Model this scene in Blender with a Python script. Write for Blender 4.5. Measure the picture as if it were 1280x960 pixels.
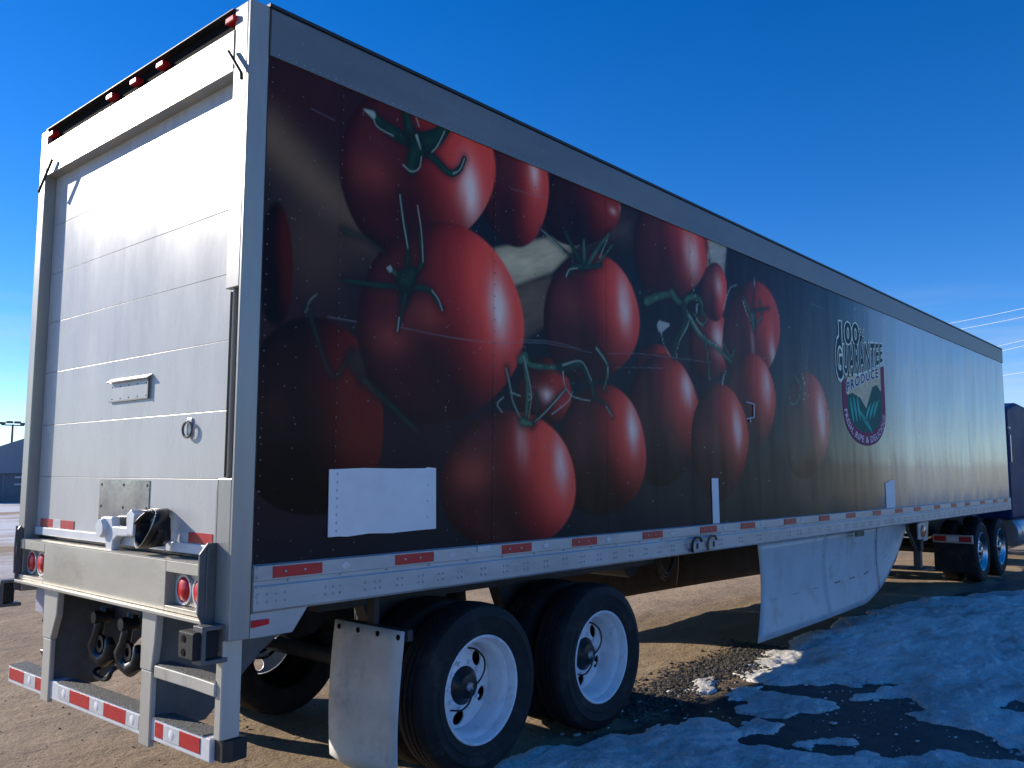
import bpy, bmesh, math, random
import numpy as np
from mathutils import Vector, Matrix

for o in list(bpy.data.objects): bpy.data.objects.remove(o)
scene = bpy.context.scene
C = scene.collection
R = math.radians
random.seed(7); rng = np.random.default_rng(7)

# ------------------------------------------------------------------ camera
# world frame: X along the trailer (0 = rear frame, + = forward), Y = 0 is the near side wall, + to its far side, Z up
cam = bpy.data.cameras.new('camera'); cam_ob = bpy.data.objects.new('camera', cam); C.objects.link(cam_ob)
cam.sensor_width = 36.0; cam.lens = 36.0 * 1074.34 / 1280.0
cam.clip_start = 0.05; cam.clip_end = 3000
yaw, pitch, roll = 0.7187, 0.1022, 0.0028
fw = Vector((math.cos(pitch)*math.cos(yaw), math.cos(pitch)*math.sin(yaw), math.sin(pitch)))
rt = Vector((math.sin(yaw), -math.cos(yaw), 0)); up = rt.cross(fw)
rt2 = math.cos(roll)*rt + math.sin(roll)*up; up2 = -math.sin(roll)*rt + math.cos(roll)*up
M = Matrix((rt2, up2, -fw)).transposed().to_4x4(); M.translation = Vector((-2.1677, -3.6027, 1.8024))
cam_ob.matrix_world = M
scene.camera = cam_ob

# ------------------------------------------------------------------ light
SUN_EL = R(22.0)
to_sun = Vector((-0.316*math.cos(SUN_EL), 0.949*math.cos(SUN_EL), math.sin(SUN_EL))).normalized()
sun = bpy.data.lights.new('sun', 'SUN'); sun.energy = 4.7; sun.angle = R(0.53); sun.color = (1.0, 0.91, 0.78)
sun_ob = bpy.data.objects.new('sun', sun); C.objects.link(sun_ob)
sun_ob.rotation_euler = to_sun.to_track_quat('Z', 'Y').to_euler(); sun_ob.location = (-20, 40, 30)

world = bpy.data.worlds.new('World'); scene.world = world; world.use_nodes = True
nt = world.node_tree; nt.nodes.clear()
def wn(t): return nt.nodes.new(t)
sky = wn('ShaderNodeTexSky'); sky.sky_type = 'NISHITA'; sky.sun_disc = False
sky.sun_elevation = SUN_EL; sky.sun_rotation = math.atan2(to_sun.x, to_sun.y)
sky.altitude = 900; sky.air_density = 0.85; sky.dust_density = 0.05; sky.ozone_density = 3.5
hsv = wn('ShaderNodeHueSaturation'); hsv.inputs['Saturation'].default_value = 1.32; hsv.inputs['Hue'].default_value = .511; hsv.inputs['Value'].default_value = 1.0
tc = wn('ShaderNodeTexCoord'); sep = wn('ShaderNodeSeparateXYZ')
mp = wn('ShaderNodeMapping'); mp.inputs['Scale'].default_value = (1.6, 1.6, 16)
no = wn('ShaderNodeTexNoise'); no.inputs['Scale'].default_value = 2.2; no.inputs['Detail'].default_value = 7; no.inputs['Roughness'].default_value = .62
r1 = wn('ShaderNodeMapRange'); r1.inputs['From Min'].default_value = .44; r1.inputs['From Max'].default_value = .74; r1.inputs['To Max'].default_value = .75
r2 = wn('ShaderNodeMapRange'); r2.inputs['From Min'].default_value = .02; r2.inputs['From Max'].default_value = .20; r2.inputs['To Min'].default_value = 1.05; r2.inputs['To Max'].default_value = 0.0
mu = wn('ShaderNodeMath'); mu.operation = 'MULTIPLY'
mix = wn('ShaderNodeMix'); mix.data_type = 'RGBA'
mix.inputs[7].default_value = (3.6, 3.9, 4.4, 1)
bg = wn('ShaderNodeBackground'); bg.inputs['Strength'].default_value = 0.138
out = wn('ShaderNodeOutputWorld')
L_ = nt.links.new
L_(tc.outputs['Generated'], mp.inputs['Vector']); L_(mp.outputs[0], no.inputs['Vector']); L_(tc.outputs['Generated'], sep.inputs[0])
L_(no.outputs['Fac'], r1.inputs['Value']); L_(sep.outputs['Z'], r2.inputs['Value'])
L_(r1.outputs[0], mu.inputs[0]); L_(r2.outputs[0], mu.inputs[1])
L_(sky.outputs[0], hsv.inputs['Color']); L_(hsv.outputs[0], mix.inputs[6]); L_(mu.outputs[0], mix.inputs[0])
L_(mix.outputs[2], bg.inputs['Color']); L_(bg.outputs[0], out.inputs['Surface'])

vs = scene.view_settings
vs.view_transform = 'Standard'; vs.look = 'None'; vs.exposure = 0.45; vs.gamma = 1.0; vs.use_curve_mapping = False

# ------------------------------------------------------------------ materials
MATS = {}
def mat(name, col, rough=.5, metal=0., var=.12, scale=6., bump=0., bscale=None, spec=.5, coat=0., stretch=(1,1,1), dirt=None, dirt_amt=.0, dirt_scale=3.):
    """Principled material with noise-broken colour, optional relief and stains."""
    m = bpy.data.materials.new(name); m.use_nodes = True
    t = m.node_tree; b = t.nodes['Principled BSDF']; n = t.nodes.new; l = t.links.new
    b.inputs['Roughness'].default_value = rough; b.inputs['Metallic'].default_value = metal
    b.inputs['Specular IOR Level'].default_value = spec; b.inputs['Coat Weight'].default_value = coat; b.inputs['Coat Roughness'].default_value = .08
    g = n('ShaderNodeNewGeometry'); mp = n('ShaderNodeMapping'); mp.inputs['Scale'].default_value = stretch; l(g.outputs['Position'], mp.inputs['Vector'])
    nz = n('ShaderNodeTexNoise'); nz.inputs['Scale'].default_value = scale; nz.inputs['Detail'].default_value = 6; nz.inputs['Roughness'].default_value = .65
    l(mp.outputs[0], nz.inputs['Vector'])
    cr = n('ShaderNodeValToRGB')
    lo = [max(0, c*(1-var*1.6)) for c in col]; hi = [min(1, c*(1+var*1.2)) for c in col]
    cr.color_ramp.elements[0].position = .3; cr.color_ramp.elements[0].color = (*lo, 1)
    cr.color_ramp.elements[1].position = .7; cr.color_ramp.elements[1].color = (*hi, 1)
    l(nz.outputs['Fac'], cr.inputs['Fac']); src = cr.outputs['Color']
    if dirt:
        n2 = n('ShaderNodeTexNoise'); n2.inputs['Scale'].default_value = dirt_scale; n2.inputs['Detail'].default_value = 8; n2.inputs['Roughness'].default_value = .7
        l(mp.outputs[0], n2.inputs['Vector'])
        mr = n('ShaderNodeMapRange'); mr.inputs['From Min'].default_value = .52; mr.inputs['From Max'].default_value = .72; mr.inputs['To Max'].default_value = dirt_amt
        l(n2.outputs['Fac'], mr.inputs['Value'])
        mx = n('ShaderNodeMix'); mx.data_type = 'RGBA'; l(mr.outputs[0], mx.inputs[0]); l(src, mx.inputs[6]); mx.inputs[7].default_value = (*dirt, 1)
        src = mx.outputs[2]
    l(src, b.inputs['Base Color'])
    rr = n('ShaderNodeMapRange'); rr.inputs['To Min'].default_value = max(.02, rough-.08); rr.inputs['To Max'].default_value = min(1, rough+.1)
    l(nz.outputs['Fac'], rr.inputs['Value']); l(rr.outputs[0], b.inputs['Roughness'])
    if bump:
        nb = n('ShaderNodeTexNoise'); nb.inputs['Scale'].default_value = bscale or scale*4; nb.inputs['Detail'].default_value = 5; l(mp.outputs[0], nb.inputs['Vector'])
        bp = n('ShaderNodeBump'); bp.inputs['Strength'].default_value = bump; bp.inputs['Distance'].default_value = .01; l(nb.outputs['Fac'], bp.inputs['Height']); l(bp.outputs[0], b.inputs['Normal'])
    MATS[name] = m; return m

mat('steel_bright', (.54,.52,.46), .40, .25, .10, 3, .06, 25, stretch=(1,1,.3), dirt=(.25,.20,.13), dirt_amt=.5, dirt_scale=6)
mat('steel_post', (.36,.355,.33), .32, .20, .10, 3, .05, 30, stretch=(1,1,.25), dirt=(.50,.40,.18), dirt_amt=.7, dirt_scale=3)
mat('steel_sill', (.50,.47,.40), .42, .45, .10, 3, .08, 20, stretch=(1,.4,1), dirt=(.22,.18,.12), dirt_amt=.45, dirt_scale=5)
mat('aluminium', (.44,.46,.48), .40, .45, .10, 5, .05, 40, stretch=(.3,1,1), dirt=(.25,.24,.22), dirt_amt=.5, dirt_scale=6)
mat('upper_rail', (.17,.18,.185), .45, .25, .10, 4, .05, 40, stretch=(.25,1,1), dirt=(.16,.16,.16), dirt_amt=.4)
mat('door_white', (.56,.56,.54), .27, 0, .06, 2.5, .04, 12, spec=.22, stretch=(1,1,.35), dirt=(.36,.36,.34), dirt_amt=.45, dirt_scale=3.5)
mat('white_paint', (.72,.73,.74), .35, 0, .06, 8, 0, dirt=(.35,.33,.3), dirt_amt=.35, dirt_scale=9)
mat('rim_white', (.84,.84,.85), .32, 0, .04, 8, 0, dirt=(.30,.28,.26), dirt_amt=.45, dirt_scale=9)
mat('patch_white', (.74,.75,.77), .45, 0, .04, 5, .05, 12, dirt=(.5,.5,.5), dirt_amt=.3)
mat('mirror_plate', (.30,.31,.32), .16, .95, .2, 4, .35, 5, dirt=(.36,.31,.24), dirt_amt=.5, dirt_scale=4)
mat('rubber', (.014,.015,.017), .72, 0, .25, 7, .15, 40, spec=.35, dirt=(.085,.075,.065), dirt_amt=.55, dirt_scale=5)
mat('black_plastic', (.012,.012,.014), .35, 0, .2, 10)
mat('black_trim', (.02,.021,.024), .5, 0, .2, 8)
mat('frame_dark', (.035,.035,.038), .55, .2, .3, 5, .1, 20, dirt=(.07,.055,.04), dirt_amt=.6)
mat('gusset', (.13,.135,.14), .5, .3, .2, 5, .05, 20, dirt=(.07,.06,.05), dirt_amt=.5)
mat('red_lamp', (.62,.015,.02), .3, 0, .1, 30, spec=.35, coat=.1)
mat('amber_lamp', (.75,.17,.03), .15, 0, .1, 30, spec=.7, coat=.6)
mat('tape_red', (.50,.018,.02), .35, 0, .12, 25, .1, 200, dirt=(.3,.05,.05), dirt_amt=.4, dirt_scale=20)
mat('tape_white', (.60,.61,.62), .35, 0, .1, 25, .1, 200, dirt=(.35,.35,.33), dirt_amt=.4, dirt_scale=20)
mat('flap', (.60,.60,.57), .5, 0, .08, 4, .06, 30, dirt=(.20,.20,.19), dirt_amt=.45, dirt_scale=5)
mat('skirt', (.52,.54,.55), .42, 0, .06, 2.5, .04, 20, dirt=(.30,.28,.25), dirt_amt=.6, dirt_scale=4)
mat('grip', (.16,.16,.155), .75, .4, .5, 90, 1.0, 120)
mat('chrome', (.55,.54,.53), .25, 1., .05, 6)
mat('cab_blue', (.010,.030,.115), .5, 0, .15, 3, spec=.08)
mat('glass_dark', (.01,.013,.016), .05, 0, .1, 3, spec=.8)
mat('barn_metal', (.22,.25,.30), .6, .1, .08, 1.2, stretch=(1,1,.2))
mat('barn_lower', (.15,.165,.19), .6, 0, .15, 1.5)
mat('pole_steel', (.09,.09,.09), .6, .3, .1, 3)
mat('wire', (.75,.76,.78), .4, .3, .05, 3)
mat('wood_pole', (.16,.11,.07), .8, 0, .2, 3, .3, 20, stretch=(3,3,.3))
mat('print_rivet', (.14,.13,.14), .5, .2, .3, 30)
mat('skirt_shaded', (.055,.048,.042), .7, 0, .2, 4, spec=.2)  # darkened copy of skirt: shade on the far skirt's inner face put into colour
mat('bolt', (.42,.43,.45), .35, .7, .1, 20)
mat('hole_dark', (.01,.01,.011), .9, 0, .1, 20, spec=.08)
mat('plate_paint', (.50,.50,.60), .4, 0, .25, 60)
mat('rust', (.20,.13,.08), .7, .2, .3, 12)
mat('stone', (.085,.072,.058), .85, 0, .45, 14, .3, 60)
# logo inks
mat('ink_teal', (.012,.060,.085), .6, 0, .06, 6, spec=.12); mat('ink_cream', (.85,.92,.76), .6, 0, .05, 6, spec=.12)
mat('ink_navy', (.02,.03,.10), .6, 0, .06, 6, spec=.12); mat('ink_white', (.88,.90,.92), .6, 0, .05, 6, spec=.12)
mat('ink_plum', (.27,.05,.11), .6, 0, .1, 6, spec=.12); mat('ink_sand', (.72,.60,.40), .6, 0, .2, 12, spec=.12)
mat('ink_green', (.016,.13,.11), .6, 0, .15, 4, spec=.12); mat('ink_leaf', (.06,.48,.38), .6, 0, .15, 5, spec=.12); mat('ink_pink', (.85,.68,.74), .6, 0, .05, 6, spec=.12)

# ------------------------------------------------------------------ mesh helpers
class MB:
    def __init__(s): s.v = []; s.f = []; s.sm = []
    def add(s, vs, fs, smooth=False):
        k = len(s.v); s.v += [tuple(map(float, v)) for v in vs]; s.f += [tuple(k+i for i in f) for f in fs]; s.sm += [smooth]*len(fs); return s
    def box(s, x0, x1, y0, y1, z0, z1):
        x0, x1 = sorted((x0, x1)); y0, y1 = sorted((y0, y1)); z0, z1 = sorted((z0, z1))
        v = [(x,y,z) for x in (x0,x1) for y in (y0,y1) for z in (z0,z1)]
        return s.add(v, [(0,1,3,2),(4,6,7,5),(0,4,5,1),(2,3,7,6),(0,2,6,4),(1,5,7,3)])
    def prism(s, poly, axis, a, b):
        """polygon in the two other axes, extruded along axis from a to b (thickness)."""
        def P(p, t): return {'x': (t,p[0],p[1]), 'y': (p[0],t,p[1]), 'z': (p[0],p[1],t)}[axis]
        n = len(poly); v = [P(p,a) for p in poly]+[P(p,b) for p in poly]
        f = [tuple(range(n))[::-1], tuple(range(n,2*n))]+[(i,(i+1)%n,n+(i+1)%n,n+i) for i in range(n)]
        return s.add(v, f)
    def lathe(s, prof, axis='y', c=(0,0,0), n=40, smooth=True, closed=False):
        """profile of (r, t) swept round an axis through c."""
        v = []
        for r, t in prof:
            for i in range(n):
                a = 2*math.pi*i/n; p, q = r*math.cos(a), r*math.sin(a)
                v.append({'y': (c[0]+p, c[1]+t, c[2]+q), 'x': (c[0]+t, c[1]+p, c[2]+q), 'z': (c[0]+p, c[1]+q, c[2]+t)}[axis])
        f = []; m = len(prof)
        for j in range(m-1 if not closed else m):
            for i in range(n):
                f.append((j*n+i, j*n+(i+1)%n, ((j+1)%m)*n+(i+1)%n, ((j+1)%m)*n+i))
        return s.add(v, f, smooth)
    def tube(s, pts, r, n=8, cap=True):
        pts = [Vector(p) for p in pts]; v = []; u0 = None
        for i, p in enumerate(pts):
            d = (pts[min(i+1,len(pts)-1)]-pts[max(i-1,0)]).normalized()
            u = d.orthogonal().normalized() if u0 is None else (u0-d*u0.dot(d)).normalized()
            u0 = u; w = d.cross(u); rr = r[i] if isinstance(r, (list,tuple)) else r
            v += [p+(u*math.cos(2*math.pi*k/n)+w*math.sin(2*math.pi*k/n))*rr for k in range(n)]
        f = [(i*n+k, i*n+(k+1)%n, (i+1)*n+(k+1)%n, (i+1)*n+k) for i in range(len(pts)-1) for k in range(n)]
        if cap: f += [tuple(range(n))[::-1], tuple(range((len(pts)-1)*n, len(pts)*n))]
        return s.add(v, f, True)
    def dome(s, c, r, axis, sgn, h, n=8):
        """small rivet head"""
        prof = [(r, 0), (r*.8, sgn*h*.7), (.0001, sgn*h)]
        return s.lathe(prof, axis, c, n, True)
    def mesh(s, name):
        me = bpy.data.meshes.new(name); me.from_pydata(s.v, [], s.f)
        me.polygons.foreach_set('use_smooth', s.sm); 
        bm = bmesh.new(); bm.from_mesh(me); bmesh.ops.recalc_face_normals(bm, faces=bm.faces); bm.to_mesh(me); bm.free()
        return me
    def build(s, name, material, parent=None, bevel=0., loc=None, sharp=40):
        me = s.mesh(name)
        if any(s.sm): me.set_sharp_from_angle(angle=R(sharp))
        return link(name, me, material, parent, bevel, loc)
def link(name, me, material, parent=None, bevel=0., loc=None):
    if material and not me.materials: me.materials.append(MATS[material] if isinstance(material, str) else material)
    o = bpy.data.objects.new(name, me); C.objects.link(o)
    if loc is not None: o.location = loc
    if parent is not None: adopt(o, parent)
    if bevel:
        b = o.modifiers.new('bevel', 'BEVEL'); b.width = bevel; b.segments = 2; b.limit_method = 'ANGLE'; b.angle_limit = R(50)
    return o
def adopt(o, parent):
    # parts are modelled in world coordinates: the inverse undoes the parent's own offset
    o.parent = parent
    o.matrix_parent_inverse = Matrix.Translation(-WORLD[parent.name])
    WORLD[o.name] = Vector(o.location)
WORLD = {}
def thing(name, loc, label, cat, group=None):
    o = bpy.data.objects.new(name, None); C.objects.link(o); o.location = loc; o.empty_display_size = .3
    WORLD[o.name] = Vector(loc); tag(o, label, cat, group); return o
def tag(o, label=None, cat=None, group=None, kind=None):
    if label: o['label'] = label
    if cat: o['category'] = cat
    if group: o['group'] = group
    if kind: o['kind'] = kind
    return o

# numpy value noise
def vnoise(x, y, seed=0):
    r = np.random.default_rng(seed).random((256,256))
    xi = np.floor(x).astype(int); yi = np.floor(y).astype(int); fx = x-xi; fy = y-yi
    fx = fx*fx*(3-2*fx); fy = fy*fy*(3-2*fy)
    g = lambda a, b: r[a & 255, b & 255]
    return (g(xi,yi)*(1-fx)+g(xi+1,yi)*fx)*(1-fy)+(g(xi,yi+1)*(1-fx)+g(xi+1,yi+1)*fx)*fy
def fbm(x, y, oct=4, seed=0):
    s = 0; a = .5; t = 0
    for k in range(oct): s = s+a*vnoise(x*2**k+17.3*k, y*2**k-9.1*k, seed+k); t += a; a *= .5
    return s/t
def sstep(a, b, x):
    t = np.clip((x-a)/(b-a), 0, 1); return t*t*(3-2*t)
def seg_dist(px, pz, pts):
    d = np.full(px.shape, 1e9); u = np.zeros(px.shape); n = len(pts)-1
    for i in range(n):
        a = pts[i]; b = pts[i+1]; dx, dz = b[0]-a[0], b[1]-a[1]; L = dx*dx+dz*dz+1e-12
        t = np.clip(((px-a[0])*dx+(pz-a[1])*dz)/L, 0, 1)
        e = np.hypot(px-a[0]-t*dx, pz-a[1]-t*dz); k = e < d; d = np.where(k, e, d); u = np.where(k, (i+t)/n, u)
    return d, u
def poly_sd(px, pz, poly):
    """signed distance, positive inside"""
    d, _ = seg_dist(px, pz, list(poly)+[poly[0]])
    ins = np.zeros(px.shape, bool); n = len(poly)
    for i in range(n):
        (x0,z0),(x1,z1) = poly[i], poly[(i+1)%n]
        if z0 == z1: continue
        c = ((z0 > pz) != (z1 > pz)) & (px < (x1-x0)*(pz-z0)/(z1-z0)+x0); ins ^= c
    return np.where(ins, d, -d)

def curve(pts, k=5):
    """Catmull-Rom through the points"""
    P = [np.array(p, float) for p in pts]
    if len(P) < 3: return [tuple(p) for p in P]
    P = [2*P[0]-P[1]]+P+[2*P[-1]-P[-2]]; o = []
    for i in range(1, len(P)-2):
        for j in range(k):
            t = j/k; a, b, c, d = P[i-1:i+3]
            o.append(tuple(.5*((2*b)+(c-a)*t+(2*a-5*b+4*c-d)*t*t+(-a+3*b-3*c+d)*t**3)))
    return o+[tuple(P[-2])]

# tomato print (wall metres) and snow outlines (ground metres)
TOMATOES = [
 ((0.447, 2.086, 0.446, 0.505, -0.038), 0.17, 0.6, [], [(0.199, 2.108, 0.098, 0.085, 0.35), (0.683, 1.926, 0.158, 0.125, 0.3)]),
 ((0.188, 2.819, 0.1, 0.319, 0.019), 0.09, 0.2, [], []),
 ((2.718, 3.734, 0.507, 0.295, 0.372), 0.32, 0, [(3.115, 3.772, 0.056, 0.036, 0.5), (3.234, 3.813, 0.048, 0.035, 0.5)], []),
 ((2.001, 3.659, 0.314, 0.409, -0.499), 0.8, 0.15, [(2.175, 3.83, 0.075, 0.147, 0.75)], []),
 ((1.15, 3.594, 0.664, 0.484, 0.627), 0.95, 0.1, [(1.556, 3.539, 0.12, 0.217, 1.0)], [(0.784, 3.437, 0.145, 0.102, 0.55)]),
 ((4.605, 2.928, 0.389, 0.303, 0.382), 0.75, 0.1, [(4.741, 2.985, 0.13, 0.164, 0.75)], []),
 ((3.979, 3.692, 0.638, 0.445, 0.452), 0.85, 0.1, [(4.299, 3.67, 0.148, 0.231, 0.8)], []),
 ((4.69, 3.412, 0.225, 0.284, -0.48), 1, 0.1, [(4.763, 3.474, 0.088, 0.135, 0.6)], []),
 ((5.414, 3.127, 0.664, 0.461, 0.589), 0.75, 0.1, [(5.861, 2.935, 0.091, 0.242, 0.7), (5.425, 3.021, 0.051, 0.232, 0.25)], []),
 ((6.646, 2.318, 0.625, 0.537, 0.465), 0.55, 0.2, [(7.056, 2.419, 0.111, 0.299, 1.0)], []),
 ((5.35, 2.449, 0.551, 0.458, 0.632), 0.72, 0.3, [(5.698, 2.645, 0.106, 0.22, 0.9)], []),
 ((2.286, 2.337, 0.291, 0.234, 0.212), 0.5, 0.2, [(2.302, 2.321, 0.086, 0.059, 0.8)], []),
 ((2.85, 2.928, 0.607, 0.462, 0.361), 0.85, 0.25, [(3.244, 3.078, 0.108, 0.224, 0.95)], [(2.564, 2.975, 0.169, 0.101, 0.3)]),
 ((3.673, 2.659, 0.288, 0.165, 0.157), 0.55, 0.1, [], []),
 ((3.807, 2.232, 0.569, 0.515, 0.451), 0.62, 0.95, [(4.174, 2.492, 0.118, 0.163, 1.0)], []),
 ((4.74, 2.086, 0.534, 0.495, 0.739), 0.75, 0.55, [(5.071, 2.215, 0.094, 0.219, 0.95)], [(4.559, 2.118, 0.171, 0.083, 0.3)]),
 ((2.97, 1.97, 0.55, 0.477, 0.131), 0.78, 0.8, [(3.345, 2.139, 0.099, 0.207, 1.0)], []),
 ((1.363, 2.695, 0.7, 0.581, 0.425), 1, 0.4, [(1.827, 2.834, 0.106, 0.227, 1.2)], [(1.206, 2.7, 0.129, 0.092, 0.6), (0.937, 2.537, 0.129, 0.097, 0.6)]),
 ((1.979, 1.756, 0.646, 0.438, -0.012), 1.05, 0.15, [(2.456, 1.842, 0.088, 0.184, 1.1), (2.054, 1.994, 0.071, 0.175, 0.35)], [(1.577, 1.793, 0.152, 0.105, 0.8)]),
]
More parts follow.
